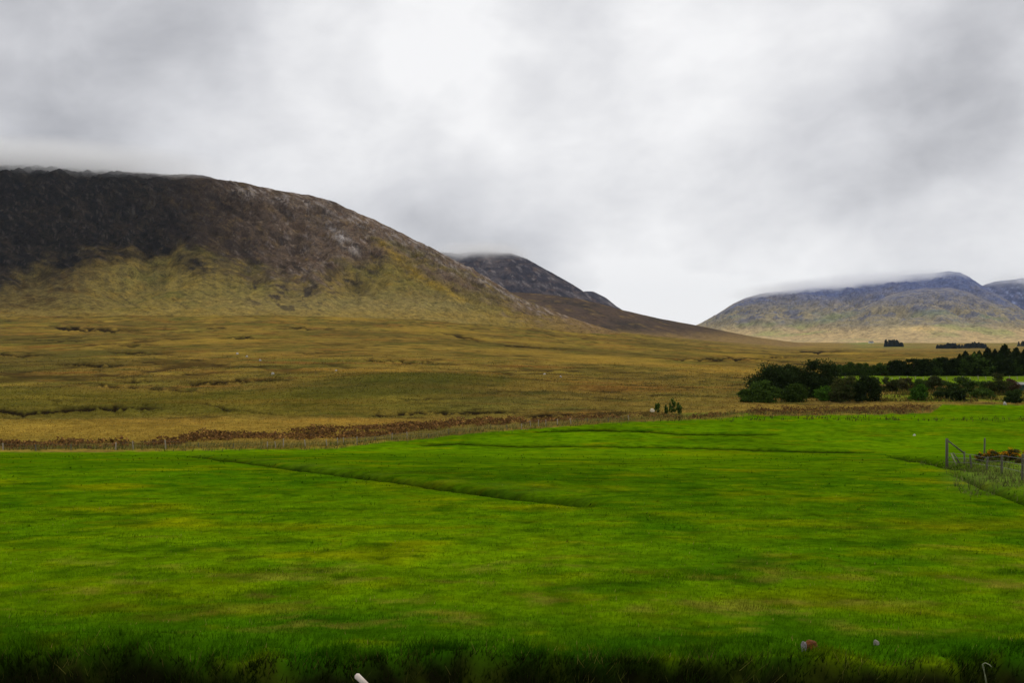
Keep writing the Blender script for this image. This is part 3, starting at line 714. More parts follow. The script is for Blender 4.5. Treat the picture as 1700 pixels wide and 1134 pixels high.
x, y = sample(90000, 215, 300, .62, 2)
z, c, px, py, m, face = with_ground(x, y)
w = sst(1440, 1475, px)*sst(648, 652, py)*sst(672, 668, py)*sst(-.02, .25, fbm(x/5., y/9., 3, 677))
k = RNG.random(len(x)) < w
blades('scrub', np.stack([x, y, z], -1)[k], RNG.uniform(.3, 1.3, k.sum()), RNG.uniform(.2, .45, k.sum()), lerp(np.ones((k.sum(), 3))*C(70, 78, 26), C(96, 78, 40), RNG.random(k.sum()))*RNG.uniform(.5, 1.4, (k.sum(), 1)), M_grass, 'rough scrub and bramble between the small fields', lean=.9)

# ------------------------------------------------------------------ trees and bushes
M_bark = plain_material('bark', C(52, 44, 36), C(84, 74, 62), 5, .95, (1, 1, .3), .03)
M_leaf = leaf_material('tree_leaf', .35, 1.5)
def leaf_mesh(name, P, Nn, size, col, mat, parent):
    n = len(P)
    r = RNG.normal(size=(n, 3)); d = Nn*.8 + r*.75; d /= np.linalg.norm(d, axis=1)[:, None]
    a = np.cross(d, RNG.normal(size=(n, 3))); a /= np.linalg.norm(a, axis=1)[:, None]; b = np.cross(d, a)
    s = size[:, None]*.5
    V = np.stack([P-a*s*1.3, P-b*s*.7, P+a*s*1.3, P+b*s*.7], 1).reshape(-1, 3)
    return mesh_obj(name, V, np.arange(4*n).reshape(-1, 4), mat, parent, cols=np.repeat(col, 4, 0), smooth=False)
tag(leaf_mesh('bracken', *BRACKEN, leaf_material('dead_bracken', .3, 1.45), None), 'rust brown dead bracken in a band along the stream', kind='stuff')
def lobed_crown(w, d, z0, z1, nl, nleaf, leaf, c1, c2, parent, seed=0, name='crown', flat=.6):
    rg = np.random.default_rng(seed)
    P, Nn = [], []
    H = z1-z0; cz = z0 + H*.45
    nl = int(nl*2.4); tl = rg.uniform(.62, .98, 9); tl[rg.integers(0, 9)] = .98; tl[rg.integers(0, 9)] = .98
    for i in range(nl):
        sec = rg.integers(0, 9); t = rg.uniform(0.04, tl[sec])                               # domed outline, full to the ground
        pr = math.sqrt(max(.05, 1-(max(0, t-.34)/.66)**2.2))
        a = (sec+rg.random())*.698; rr = rg.uniform(.2, .95)**.7*pr*.9
        rl = rg.uniform(.09, .21)
        c = np.array([math.cos(a)*rr*w/2, math.sin(a)*rr*d/2, z0+H*(t*1.02-.06)])
        k = max(4, int(nleaf/nl))
        v = rg.normal(size=(k, 3)); v /= np.linalg.norm(v, axis=1)[:, None]
        rr = np.where(rg.random((k, 1)) < .14, rg.uniform(1.0, 1.7, (k, 1)), rg.uniform(.35, 1.1, (k, 1))**.7)
        pp = c + v*rr*np.array([rl*w, rl*d, rl*H*.75])
        P.append(pp); Nn.append(v)
    P = np.concatenate(P); Nn = np.concatenate(Nn)
    k = P[:, 2] > .1; P, Nn = P[k], Nn[k]; n = len(P)
    t = np.clip(rg.normal(.45, .3, n), 0, 1)
    col = lerp(np.ones((n, 3))*c1, c2, t)*rg.uniform(.6, 1.4, (n, 1))
    return leaf_mesh(name, P, Nn, leaf*rg.uniform(.6, 1.4, n), col, M_leaf, parent)
def trunk(h, r, parent, limbs=4, spread=1.2, seed=0):
    rd = random.Random(seed); mb = MB()
    top = Vector((rd.uniform(-.1, .1)*h, rd.uniform(-.1, .1)*h, h))
    mid = Vector((top.x*.4+rd.uniform(-.05, .05)*h, top.y*.4, h*.5))
    mb.tube([(0, 0, -.3), (0, 0, .15), mid, top], [r*1.35, r, r*.7, r*.2], 7)
    for i in range(limbs):
        t = rd.uniform(.3, .8); p = mid.lerp(top, (t-.5)*2) if t > .5 else Vector((0, 0, 0)).lerp(mid, t*2)
        a = rd.uniform(0, 6.28); L = spread*rd.uniform(.5, 1)
        e = p + Vector((math.cos(a)*L, math.sin(a)*L, L*.7))
        mb.tube([p, p.lerp(e, .5)+Vector((0, 0, -.08*L)), e], [r*.45, r*.3, r*.1], 5)
    return mb.build('trunk', M_bark, parent, True)
def broad_tree(px, base, x0, x1, top, label, cat, group, c1, c2, name='tree', nleaf=7000, leaf=.36, nl=34, dY=0, seed=0):
    X, Y, z = ground_at(px, base)
    nleaf = int(nleaf*1.25); Y2 = Y + dY; X = (px-850)/F*Y2; z = gz(X, Y2)
    w = (x1-x0)/F*Y2*1.06; h = (base-top)/F*Y2 - dY*0
    o = thing(name, label, cat, (X, Y2, z), 0, group)
    lobed_crown(w, w*.85, h*.01, h*1.0, nl, nleaf, leaf, c1, c2, o, seed+100, 'crown' if cat == 'tree' else 'foliage')
    trunk(h*.75, max(.05, h*.028), o, 5, w*.3, seed) if cat == 'tree' else None
    if cat != 'tree':
        mb = MB(); rd = random.Random(seed)
        for i in range(5):
            a = rd.uniform(0, 6.28); mb.tube([(math.cos(a)*.05*w, math.sin(a)*.05*w, -.1), (math.cos(a)*.2*w, math.sin(a)*.2*w, h*.55)], [.05, .02], 5)
        mb.build('stem', M_bark, o, True)
    return o
DK1, DK2 = C(26, 36, 16), C(48, 60, 28)
MD1, MD2 = C(42, 58, 22), C(72, 92, 34)
BR1, BR2 = C(56, 54, 30), C(80, 78, 40)
LT1, LT2 = C(70, 106, 26), C(110, 150, 44)
GC = 'trees in the dark clump at the field corner'
broad_tree(1283, 664, 1243, 1322, 609, 'broad dark tree with domed crown at the left of the clump', 'tree', GC, DK1, DK2, seed=1, nleaf=12000, nl=46, dY=5)
broad_tree(1312, 664, 1292, 1338, 612, 'narrower dark tree with ragged top between the two domed trees', 'tree', GC, DK1, DK2, seed=2, dY=8)
broad_tree(1359, 664, 1322, 1396, 604, 'tallest dark tree with broad rounded crown in the middle of the clump', 'tree', GC, DK1, DK2, seed=3, nleaf=12000, nl=46, dY=7)
broad_tree(1402, 666, 1380, 1426, 622, 'dull olive tree leaning out between the tallest tree and the last dark one', 'tree', GC, MD1*.8, BR2, seed=4, dY=3)
broad_tree(1437, 668, 1413, 1462, 621, 'dark pointed tree closing the right end of the clump', 'tree', GC, DK1*.9, DK2*.9, seed=5, dY=0, nl=26)
broad_tree(1266, 668, 1237, 1294, 632, 'grey green bush in front of the left domed tree', 'bush', 'bushes at the foot of the dark clump', MD1, MD2*.85, 'bush', seed=6, dY=-2)
broad_tree(1238, 668, 1228, 1250, 648, 'small green bush at the outer left end of the clump', 'bush', 'bushes at the foot of the dark clump', MD1, MD2, 'bush', 2200, seed=7, nl=16, dY=0)
broad_tree(1320, 668, 1300, 1342, 638, 'dark green bush at the foot of the middle of the clump', 'bush', 'bushes at the foot of the dark clump', MD1*.8, MD2*.7, 'bush', 3600, seed=8, dY=-1)
broad_tree(1368, 667, 1355, 1384, 643, 'bright green bush under the tallest tree of the clump', 'bush', 'bushes at the foot of the dark clump', MD1, LT1, 'bush', 2600, seed=9, nl=18, dY=-2)
broad_tree(1398, 668, 1380, 1420, 640, 'brown green bush at the foot of the olive tree', 'bush', 'bushes at the foot of the dark clump', BR1, MD1, 'bush', 3000, seed=10, nl=20, dY=-2)
# saplings by the stream
for i, (px, top, base, w, lab) in enumerate(((1091, 668, 686, 10, 'rounded sapling beside the pale boulder on the stream bank'), (1106, 671, 686, 6, 'thin short sapling second from left on the stream bank'),
                                             (1116, 661, 687, 11, 'tallest upright sapling on the stream bank'), (1128, 667, 688, 9, 'dark sapling at the right end of the sapling row'))):
    X, Y, z = ground_at(px, base)
    o = thing('sapling', lab, 'sapling', (X, Y, z), 0, 'saplings on the stream bank')
    h = (base-top)/F*Y; ww = w/F*Y*1.1
    lobed_crown(ww, ww, h*.15, h, 14, 700, .20, MD1*1.1, MD2*1.1, o, 300+i)
    trunk(h*.9, .05, o, 4, ww*.3, 300+i)
# conifer plantation: three meshes, copied
def conifer(seed, h, w, c1, c2):
    rg = np.random.default_rng(seed)
    o = thing('conifer', 'x', 'tree', (0, 0, 0), 0, 'conifers of the dark plantation')
    P, Nn = [], []
    nb = 90
    for i in range(nb):
        t = (i+.5)/nb; z = h*(.04+.96*t); L = w/2*min(1., (1-t)*2.3)**.8*rg.uniform(.65, 1.2)+.12
        a = i*2.4+rg.uniform(-.3, .3)
        k = int(22+46*(1-t)); s = rg.random(k)**.7
        lat = rg.normal(0, .16, k)*L*(1.1-s*.6)
        x = np.cos(a)*s*L - np.sin(a)*lat; y = np.sin(a)*s*L + np.cos(a)*lat
        zz = z - s*L*.28 + rg.normal(0, .10, k) + .1*s**3
        P.append(np.stack([x, y, zz], -1)); Nn.append(np.stack([np.cos(a)*.4+0*x, np.sin(a)*.4+0*x, .9+0*x], -1))
    P = np.concatenate(P); Nn = np.concatenate(Nn); n = len(P)
    col = lerp(np.ones((n, 3))*c1, c2, rg.random(n))*rg.uniform(.6, 1.3, (n, 1))
    leaf_mesh('crown', P, Nn, .42*rg.uniform(.6, 1.4, n), col, M_leaf, o)
    trunk(h*.95, .14, o, 0, 1, seed)
    return o
def copy_tree(src, label, loc, s, rz):
    r = src.copy(); COL.objects.link(r); r.location = loc; r.scale = s; r.rotation_euler = (0, 0, rz); r['label'] = label
    for ch in list(src.children):
        c = ch.copy(); COL.objects.link(c); c.parent = r
    return r
def bushy(seed, h, w, c1, c2):
    o = thing('tree', 'x', 'tree', (0, 0, 0), 0, 'trees in the front row of the plantation')
    lobed_crown(w, w*.9, 0, h*.97, 22, 3600, .40, c1, c2, o, seed); trunk(h*.8, .13, o, 4, w*.3, seed)
    return o
protos = [bushy(41, 6., 4.6, DK1*.9, DK2*.85), bushy(42, 6., 4.2, DK1*.8, DK2*.75), bushy(43, 6., 5.0, MD1*.8, MD2*.8),
          conifer(44, 6., 4.2, DK1*.9, DK2*.8), conifer(45, 6., 3.6, DK1*.8, DK2*.7), conifer(46, 6., 4.6, DK1, MD1)]
used = [False]*6
def place_conifer(px, base, top, k, label, wide=1.0, Yfix=None):
    X, Y, z = ground_at(px, base)
    if Yfix: Y = Yfix; X = (px-850)/F*Y; z = gz(X, Y)
    h = (567-top+(5 if k < 3 else 0))/F*Y - (z-CAMZ); s = h/6.
    sc = (s*wide, s*wide, s); rz = random.uniform(0, 6.28)
    if not used[k]:
        o = protos[k]; used[k] = True; o.location = (X, Y, z); o.scale = sc; o.rotation_euler = (0, 0, rz); o['label'] = label
        return o
    return copy_tree(protos[k], label, (X, Y, z), sc, rz)
fr = [(1380, 611, 2), (1393, 609, 2), (1407, 608, 2), (1422, 608, 2), (1436, 609, 2), (1451, 611, 2), (1464, 607, 2), (1477, 605, 0), (1489, 602, 1), (1501, 604, 0), (1514, 599, 0), (1526, 602, 1), (1537, 599, 0), (1548, 601, 2), (1560, 598, 1), (1572, 600, 0),
      (1584, 598, 1), (1596, 600, 2), (1608, 597, 0), (1621, 595, 2), (1634, 599, 1), (1647, 598, 0), (1660, 600, 1), (1673, 598, 0), (1686, 601, 2), (1699, 598, 1), (1714, 597, 0)]
TONE = ['dark bushy tree', 'blackish tree', 'greener bushy tree', 'dark conifer', 'narrow blackish conifer', 'greener conifer']
for i, (px, top, k) in enumerate(fr):
    place_conifer(px+random.uniform(-3, 3), 625.5, top+random.uniform(-3.5, 3), k, '%s %s from the left in the front row of the plantation' % (ORD[i], TONE[k]), random.uniform(1.25, 1.7))
bk = [(1592, 588, 1), (1603, 584, 0), (1616, 587, 1), (1627, 582, 0), (1640, 580, 0), (1650, 578, 1), (1662, 583, 2), (1670, 575, 0), (1684, 581, 2), (1690, 577, 1), (1703, 582, 0), (1716, 574, 1)]
for i, (px, top, k) in enumerate(bk):
    place_conifer(px+random.uniform(-2, 2), 622, top+random.uniform(-2, 3), k+3, 'tall %s %s from the left standing behind the front row' % (TONE[k+3], ORD[i]), random.uniform(.8, 1.05), 432+(i % 3)*7)
# shrubs between the small fields
SH = [(1476, 632, 652, 22, 'wide dark shrub next to the clump at the left end of the shrub row', BR1, MD1), (1503, 635, 651, 18, 'round brownish shrub second from the left in the shrub row', BR1, BR2),
      (1530, 636, 650, 24, 'low olive shrub behind the bright green bush', MD1, MD2), (1555, 632, 652, 26, 'dense dark shrub with a gap on both sides in the shrub row', DK2, BR1),
      (1590, 634, 657, 42, 'widest dark shrub in the middle of the shrub row', DK2, MD1), (1621, 632, 657, 34, 'olive green shrub right of the widest shrub', MD1, MD2),
      (1655, 628, 658, 28, 'tall brown shrub with sparse crown left of the green shed', BR1, MD1), (1677, 634, 656, 20, 'reddish brown leafless shrub touching the green shed', C(62, 48, 36), C(80, 62, 46)),
      (1525, 646, 667, 20, 'small bright green bush standing alone by the brown reeds', C(40, 66, 18), C(66, 98, 28)), (1570, 654, 664, 24, 'flat dark shrub low on the rough ground', DK1, DK2),
      (1592, 654, 669, 16, 'small blackish shrub at the edge of the rough ground', DK1, DK2), (1630, 650, 664, 26, 'low spreading olive shrub below the shrub row', MD1, MD2),
      (1682, 652, 671, 20, 'dark shrub next to the white boulder at the right edge', DK2, MD1)]
for i, (px, top, base, w, lab, c1, c2) in enumerate(SH):
    broad_tree(px, base, px-w*.72, px+w*.72, top-5, lab, 'shrub', 'shrubs between the small fields', c1, c2, 'shrub', 3200, .34, 18, 0, 500+i)
# far groves that read as single masses
for i, (x0, x1, top, base, lab) in enumerate(((1468, 1497, 565, 578, 'dark square grove of conifers alone on the far plain'), (1556, 1572, 575, 581, 'small low dark grove on the far plain'),
                                              (1572, 1587, 572, 581, 'small pointed grove left of the long far grove'), (1590, 1633, 570, 581, 'long dark blue grove on the far plain'), (1690, 1720, 568, 577, 'grove at the right edge of the far plain'))):
    X, Y, z = ground_at((x0+x1)/2, base-1.5, 800)
    w = (x1-x0)/F*Y; h = (base-top)/F*Y
    nn = 6000; rg = np.random.default_rng(700+i)
    nt_ = max(16, int(w/1.2)); tx = rg.uniform(-w/2, w/2, nt_); ty = rg.uniform(-w*.25, w*.25, nt_); th = h*rg.uniform(.75, 1.0, nt_)
    if i == 0: th = th*np.interp(tx, [-w/2, w*.15, w/2], [1, .95, .5])
    if i == 3: th = th*np.interp(tx, [-w/2, 0, w*.3, w/2], [.55, .8, 1, .6])
    j = rg.integers(0, nt_, nn); t = rg.random(nn)
    rad = 3.4*(1-t)**.6*rg.random(nn)**.5; an = rg.uniform(0, 6.28, nn)
    P = np.stack([X+tx[j]+np.cos(an)*rad, Y+ty[j]+np.sin(an)*rad, z+t*th[j]], -1)
    col = lerp(np.ones((nn, 3))*C(40, 48, 50), C(54, 62, 60), rg.random(nn))  # leaf colour turned blue grey to carry the haze in front
    o = leaf_mesh('grove', P, np.stack([np.cos(an), np.sin(an), .4+0*an], -1), 2.0*rg.uniform(.6, 1.4, nn), col, M_leaf, None)
    tag(o, lab, 'grove', kind='stuff')
# gorse by the right hand fence
M_gorse = leaf_material('gorse', .3, 1.3)
for i, (px, base, top, w, fl, lab) in enumerate(((1628, 768, 750, 20, .35, 'small half flowered gorse bush with a yellow tip left of the others'), (1648, 768, 745, 26, .6, 'orange flowered gorse bush behind the middle fence posts'),
                                                 (1668, 767, 746, 24, .55, 'gorse bush with dull orange flowers and brown twigs in the middle'), (1682, 767, 741, 24, .75, 'tallest gorse bush with the brightest orange flowers'), (1702, 772, 748, 26, .3, 'brown gorse bush at the right edge with few flowers'))):
    X, Y, z = ground_at(px, base); w_ = w/F*Y; h_ = (base-top)/F*Y
    o = thing('gorse_bush', lab, 'gorse bush', (X, Y, z), 0, 'gorse bushes by the fence')
    lobed_crown(w_*1.1, w_*.9, 0.02, h_*.9, 10, 1700, .075, C(82, 66, 42), C(66, 80, 34), o, 900+i, 'foliage')
    f = lobed_crown(w_*.95, w_*.75, h_*.45, h_*1.0, 10, int(520*fl), .06, C(160, 100, 14), C(186, 140, 26), o, 950+i, 'flowers'); f['kind'] = 'stuff'

# ------------------------------------------------------------------ stones and small things
def boulder(name, label, px, base, wpx, hpx, c1, c2, seed=0, cat='stone', flat=1.0):
    X, Y, z = ground_at(px, base)
    import bmesh
    bm = bmesh.new(); bmesh.ops.create_icosphere(bm, subdivisions=3, radius=1)
    rd = random.Random(seed); off = rd.uniform(0, 50)
    from mathutils import noise as mn
    for v in bm.verts:
        q = v.co*1.1 + Vector((off, 0, 0)); v.co *= 1 + .32*mn.noise(q) + .14*mn.noise(q*2.6)
        if v.co.z < -.45: v.co.z = -.45
    me = bpy.data.meshes.new(name); bm.to_mesh(me); bm.free()
    me.materials.append(plain_material('stone', c1, c2, 2.2, .9, bump=.05))
    o = bpy.data.objects.new(name, me); COL.objects.link(o)
    w = wpx/F*Y/2; h = hpx/F*Y/1.35
    o.scale = (w, w*.8, h); o.location = (X, Y, z+h*.3); o.rotation_euler = (0, 0, rd.uniform(0, 6.28))
    return tag(o, label, cat)
GP1, GP2 = C(170, 166, 156), C(214, 210, 200)
boulder('boulder', 'pale boulder beside the rounded sapling on the stream bank', 1083, 684, 9, 6, C(196, 182, 150), C(226, 214, 184), 1, 'boulder')
boulder('boulder', 'white boulder below the green shed at the right edge', 1668, 673, 5, 5, GP1*.8, GP2*.85, 2, 'boulder')
for i, (px, py, w, h, lab) in enumerate(((394, 588, 5, 3, 'pale rock highest of three in a slanting line on the moor'), (410, 594, 4, 3, 'pale rock in the middle of a slanting line of three on the moor'), (432, 600, 4, 3, 'pale rock lowest of three in a slanting line on the moor'),
                                         (453, 622, 5, 4, 'white rock alone beside the yellow track on the moor'), (558, 615, 4, 3, 'small white rock on bright straw grass left of the mound'), (904, 623, 5, 3, 'pale rock left of a pair on the right of the moor'),
                                         (931, 627, 5, 3, 'pale rock right of a pair on the right of the moor'), (94, 508, 12, 4, 'wide grey outcrop at the foot of the dark hill'))):
    boulder('rock', lab, px, py, w, h, GP1*.75, GP2*.8, 20+i, 'rock')
boulder('stone', 'white stone far out on the green field left of the strainer post', 1518, 724, 4, 3, GP1, GP2, 40)
boulder('stone', 'small white stone in the near grass right of the orange stone', 1455, 1071, 12, 8, GP1*.55, C(186, 176, 160), 41)
o = boulder('stone', 'orange and grey stone lying near the lip of the bank', 1347, 1080, 24, 17, C(150, 84, 24), C(96, 62, 40), 42)
o2 = boulder('stone', 'pale grey slab of stone leaning on the orange stone', 1334, 1081, 13, 17, C(120, 112, 112), C(170, 160, 160), 43)
# leaning stake at the bottom and a dead stalk
M_wood = plain_material('weathered_wood', C(132, 122, 104), C(176, 166, 146), 9, .9, (1, 1, .12), .006)
M_dark_wood = plain_material('dark_wood', C(74, 72, 58), C(112, 108, 90), 9, .9, (1, 1, .12), .006)
M_white_wood = plain_material('peeling_white_wood', C(196, 168, 150), C(232, 232, 222), 6, .8, (1, 1, .3), .004)
Ys = 9.95; X0, X1 = (590-850)/F*Ys, (612-850)/F*Ys
zt = CAMZ + (567-1122)/F*Ys
mb = MB(); mb.tube([(X1+.08, Ys-.02, zt-.55), (X1, Ys, zt-.12), (X0+.012, Ys+.02, zt-.012), (X0, Ys+.02, zt)], [.034, .034, .031, .016], 9)
st = mb.build('stake', M_white_wood, smooth=True); tag(st, 'leaning pale stake with a rounded top rising from the drain', 'stake')
Ys = 10.2; mb = MB()
pp = [(1634, 1122), (1631, 1114), (1628, 1106), (1625, 1100), (1628, 1096), (1633, 1098), (1636, 1101)]
mb.tube([((a-850)/F*Ys, Ys-.02*i, CAMZ+(567-b)/F*Ys) for i, (a, b) in enumerate([(1640, 1150)]+pp)], [.007, .008, .004, .009, .007, .005, .005, .003], 5)
tag(mb.build('dead_stalk', plain_material('straw', C(120, 128, 90), C(168, 172, 140), 20), smooth=True), 'pale bent dead stalk hanging over the bank at lower right', 'stalk')

# ------------------------------------------------------------------ fences
M_wire = plain_material('wire', C(96, 92, 86), C(120, 116, 108), 30, .5)
def post_mesh(name, X, Y, z, h, r, mat, parent, lean=(0, 0), square=False):
    mb = MB(); n = 8
    mb.tube([(0, 0, -.3), (lean[0]*.3*h, lean[1]*.3*h, h*.3), (lean[0]*h, lean[1]*h, h-.03), (lean[0]*h, lean[1]*h, h)], [r*1.05, r, r*.97, r*.7], n, .06)
    return mb.build(name, mat, parent, True, (X, Y, z))
def wire_fence(name, label, posts, h, r, mat, wires, wr=.006, cat='fence', fill=()):
    f = thing(name, label, cat, (0, 0, 0))
    heads = []
    for (X, Y, z) in posts:
        dull = round(850+F*X/Y) in fill
        hh = h*random.uniform(.82, 1.15)*(.7 if dull else 1); ln = (random.uniform(-.16, .10), random.uniform(-.05, .05))
        post_mesh('post', X, Y, z, hh, r*random.uniform(.85, 1.2), M_dark_wood if dull else mat, f, ln); heads.append((X, Y, z, hh, ln))
    for q in wires:
        mb = MB(); mb.tube([(X+ln[0]*hh*q, Y+ln[1]*hh*q, z+hh*q) for (X, Y, z, hh, ln) in heads], wr, 4); mb.build('wire', M_wire, f)
    return f
FILL = {-60, 60, 118, 330, 388, 622, 712, 745, 780, 815, 842, 975, 1010}
pl = [5, 60, 118, 192, 221, 275, 330, 388, 444, 458, 470.6, 507, 543, 561, 571, 593, 622, 651, 676, 712, 745, 780, 815, 842, 866, 881, 894, 906, 925, 948, 975, 1010, 1044]
wire_fence('wire_fence', 'post and wire fence with pale leaning posts along the far edge of the field', [ground_at(p, itp(FIELD_EDGE, p)-1.2-random.uniform(0, 1.2)) for p in [-60]+pl], .95, .055, M_wood, (.45, .85), fill=FILL)
wire_fence('wire_fence', 'pale post fence along the foot of the dark plantation', [ground_at(p, 630.5+(i % 2)*.6) for i, p in enumerate(range(1390, 1715, 13))], 1.25, .09, M_wood, (.5, .9))
# right hand fence: strainer post with its brace, then plain posts towards the camera
f = thing('braced_fence', 'dark wire fence with a braced strainer post by the gorse', 'fence', (0, 0, 0))
X, Y, z = ground_at(1572, 767); Hs = (767-719)/F*Y
post_mesh('strainer_post', X, Y, z, Hs, .085, M_dark_wood, f, (.0, .0))
bx, by, bz = (1600-850)/F*Y, Y-.1, CAMZ+(567-753)/F*Y
mb = MB(); mb.tube([(X+.03, Y-.06, z+Hs*.93), (bx, by, bz)], [.045, .05], 8); mb.build('brace', M_dark_wood, f, True)
mb = MB(); mb.tube([(bx-.02, by, bz+.12), (bx+.02, by-.02, z-.35)], [.05, .055], 8); mb.build('short_post', M_dark_wood, f, True)
rp = [(1613, 771, .78, 0), (1638, 779, .62, 0), (1663, 788, .85, 0), (1697, 800, 1.1, 0), (1745, 818, 1.0, 0)]
hd = [(X, Y, z, Hs*.9)]
for (p, b, h, l) in rp:
    a = ground_at(p, b); post_mesh('post', *a, h*random.uniform(.9, 1), .048, M_dark_wood, f, (random.uniform(-.12, .08), 0)); hd.append((*a, h))
for q in (.35, .65, .92):
    mb = MB(); mb.tube([(a, b, c+min(h, .9)*q) for (a, b, c, h) in hd], .007, 4); mb.build('wire', M_wire, f)
for (p0, p1, m_, r_, lab) in (((1579, 753), (1588, 772), M_wood, .04, 'pale broken stick leaning at the foot of the strainer post'), ((1582, 752), (1592, 766), M_dark_wood, .05, 'dark broken stick leaning behind the pale stick by the strainer post')):
    Y3 = Y-.35 if m_ is M_wood else Y-.15
    mb = MB(); mb.tube([((p0[0]-850)/F*Y3, Y3, CAMZ+(567-p0[1])/F*Y3), ((p1[0]-850)/F*Y3, Y3-.1, CAMZ+(567-p1[1]-3)/F*Y3)], [r_*.8, r_], 7)
    tag(mb.build('stick', m_, smooth=True), lab, 'stick')
a = ground_at(1634, 757); tag(post_mesh('fence_post', *a, (757-727)/F*a[1], .07, M_dark_wood, None, (.03, 0)), 'lone tall thin post behind the gorse bushes', 'post')

# ------------------------------------------------------------------ cottage and shed
M_whitewash = plain_material('whitewash', C(205, 203, 196), C(228, 226, 220), 1.5, .9)
M_slate = plain_material('slate', C(62, 64, 70), C(92, 94, 100), 3, .7)
M_glass = plain_material('dark_glass', C(20, 24, 28), C(34, 38, 44), 2, .15)
X, Y, z = ground_at(1446, 570.5, 800)
ct = thing('cottage', 'tiny white cottage with a grey roof on the far plain', 'house', (X, Y, z), R(12))
def gable(mb, L, Wd, hw, hr, over=0):
    V = [(-L/2, -Wd/2, -.5), (L/2, -Wd/2, -.5), (L/2, Wd/2, -.5), (-L/2, Wd/2, -.5), (-L/2, -Wd/2, hw), (L/2, -Wd/2, hw), (L/2, Wd/2, hw), (-L/2, Wd/2, hw), (-L/2, 0, hr), (L/2, 0, hr)]
    mb.add(V, [(0, 1, 5, 4), (2, 3, 7, 6), (1, 2, 6, 9, 5), (3, 0, 4, 8, 7), (3, 2, 1, 0)])
def roof(mb, L, Wd, hw, hr, th=.18, ov=.35):
    k = (hr-hw)/(Wd/2)
    for s in (-1, 1):
        e = Wd/2+ov
        a = [(-L/2-ov, s*e, hw-ov*k+.03), (L/2+ov, s*e, hw-ov*k+.03), (L/2+ov, 0, hr+.03), (-L/2-ov, 0, hr+.03)]
        V = a + [(p[0], p[1], p[2]+th) for p in a]
        mb.add(V, [(0, 1, 2, 3), (7, 6, 5, 4), (0, 4, 5, 1), (1, 5, 6, 2), (2, 6, 7, 3), (3, 7, 4, 0)])
mb = MB(); gable(mb, 15, 7, 4.2, 7.2); mb.build('wall', M_whitewash, ct)
mb = MB(); roof(mb, 15, 7, 4.2, 7.2); rf = mb.build('roof', M_slate, ct)
for s in (-6.8, 6.8):
    mb = MB(); mb.box((s, 0, 7.7), (.9, .9, 1.8)); mb.build('chimney', M_whitewash, rf)
for s in (-5, -2.2, 2.2, 5):
    mb = MB(); mb.box((s, -3.52, 2.1), (1.1, .12, 1.3)); mb.build('window', M_glass, ct)
mb = MB(); mb.box((0, -3.52, 1.05), (1.1, .12, 2.1)); mb.build('door', plain_material('green_door', C(30, 60, 44), C(40, 74, 54), 3), ct)
X, Y, z = ground_at(1697, 653)
sh = thing('shed', 'dark green corrugated shed at the right edge of the shrub row', 'shed', (X, Y, z), R(-8))
M_tin = plain_material('green_tin', C(22, 52, 44), C(32, 66, 56), 3, .6, (6, 1, 1))
mb = MB(); gable(mb, 5.0, 3.4, 1.75, 2.3); mb.build('wall', M_tin, sh)
mb = MB(); roof(mb, 5.0, 3.4, 1.75, 2.3, .06, .12); mb.build('roof', plain_material('rust_tin', C(44, 56, 50), C(64, 66, 58), 4, .6), sh)
mb = MB(); mb.box((1.2, -1.72, .8), (.9, .06, 1.6)); mb.build('door', M_dark_wood, sh)

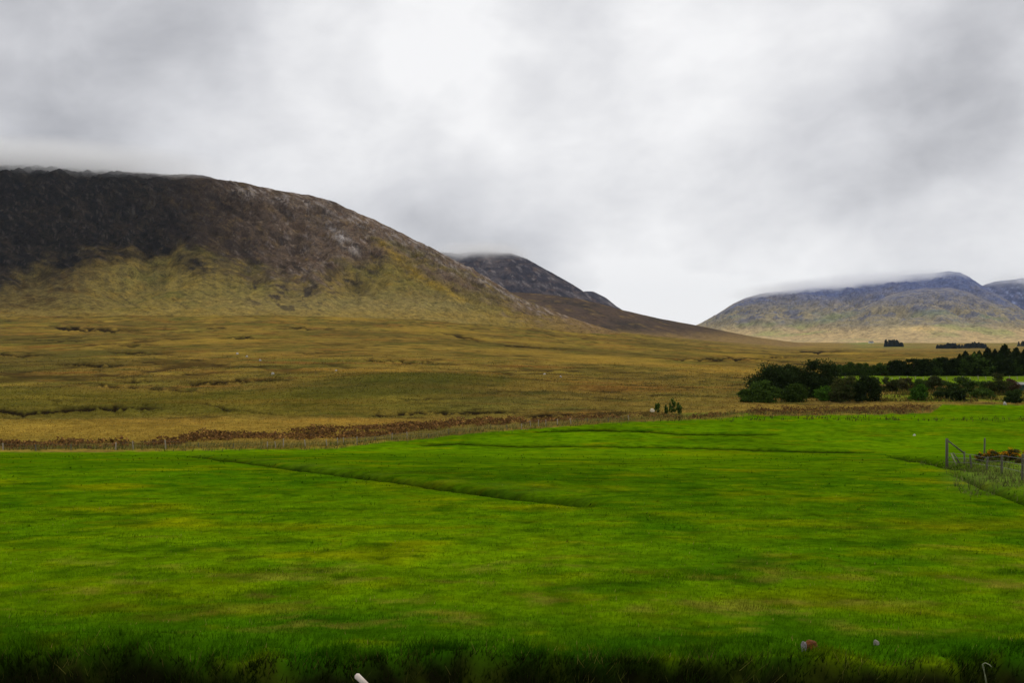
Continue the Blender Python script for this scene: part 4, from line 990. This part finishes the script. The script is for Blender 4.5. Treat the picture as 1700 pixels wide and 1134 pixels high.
# ------------------------------------------------------------------ air: valley haze and low cloud on the tops
def vol_mat(name, dens, col, aniso=0.0):
    m, t, out = new_mat(name)
    v = N(t, 'ShaderNodeVolumePrincipled')
    v.inputs['Density'].default_value = dens; v.inputs['Color'].default_value = (*col, 1); v.inputs['Anisotropy'].default_value = aniso
    t.links.new(v.outputs[0], out.inputs['Volume'])
    return m
mb = MB(); mb.box((0, 6500, 330), (46000, 17000, 920))
tag(mb.build('haze', vol_mat('haze_air', 1.3e-5, (.66, .80, 1.0))), 'thin blue haze filling the valley', kind='stuff')
def summit_cloud(label, px0, px1, Y, ybot, depth, thick, dens, seed):  # low cloud on a summit, a volume inside the haze box
    import bmesh
    m, t, out = new_mat('cloud_air')
    tcn = N(t, 'ShaderNodeTexCoord'); ob = tcn.outputs['Object']
    ln = vmath(t, 'LENGTH', ob).outputs['Value']
    fall = math_node(t, 'SUBTRACT', 1.0, math_node(t, 'MULTIPLY', ln, ln), True)
    fall = math_node(t, 'MULTIPLY', fall, fall)
    x0, x1 = (px0-850)/F*Y, (px1-850)/F*Y; zb = (567-ybot)/F*Y + CAMZ
    sx, sz = (x1-x0)/2, thick/2
    n = noise_node(t, ob, 1.0, 5, .6, 0, mapscale=(sx/160., depth/500., sz/90.))
    n = math_node(t, 'MULTIPLY', math_node(t, 'SUBTRACT', n, .30, True), 2.5*dens)
    v = N(t, 'ShaderNodeVolumePrincipled'); v.inputs['Color'].default_value = (1, 1, 1, 1); v.inputs['Anisotropy'].default_value = .3
    t.links.new(math_node(t, 'MULTIPLY', fall, n), v.inputs['Density']); t.links.new(v.outputs[0], out.inputs['Volume'])
    bm = bmesh.new(); bmesh.ops.create_icosphere(bm, subdivisions=4, radius=1)
    me = bpy.data.meshes.new('summit_cloud'); bm.to_mesh(me); bm.free()
    me.materials.append(m)
    o = bpy.data.objects.new('summit_cloud', me); COL.objects.link(o)
    o.location = ((x0+x1)/2, Y, zb+sz); o.scale = (sx, depth/2, sz)
    return tag(o, label, kind='stuff')
summit_cloud('low cloud resting on the top of the dark hill', -420, 420, 2470, 332, 620, 150, .030, 3)
summit_cloud('low cloud on the summit of the dark blue grey peak', 690, 895, 5060, 454, 820, 170, .017, 9)
summit_cloud('low cloud on the crest of the hazy blue mountain', 1180, 1650, 6640, 494, 950, 170, .013, 14).rotation_euler = (0, R(-5), 0)
summit_cloud('low cloud on the far mountain at the right edge', 1590, 2100, 8850, 494, 1000, 260, .011, 21)
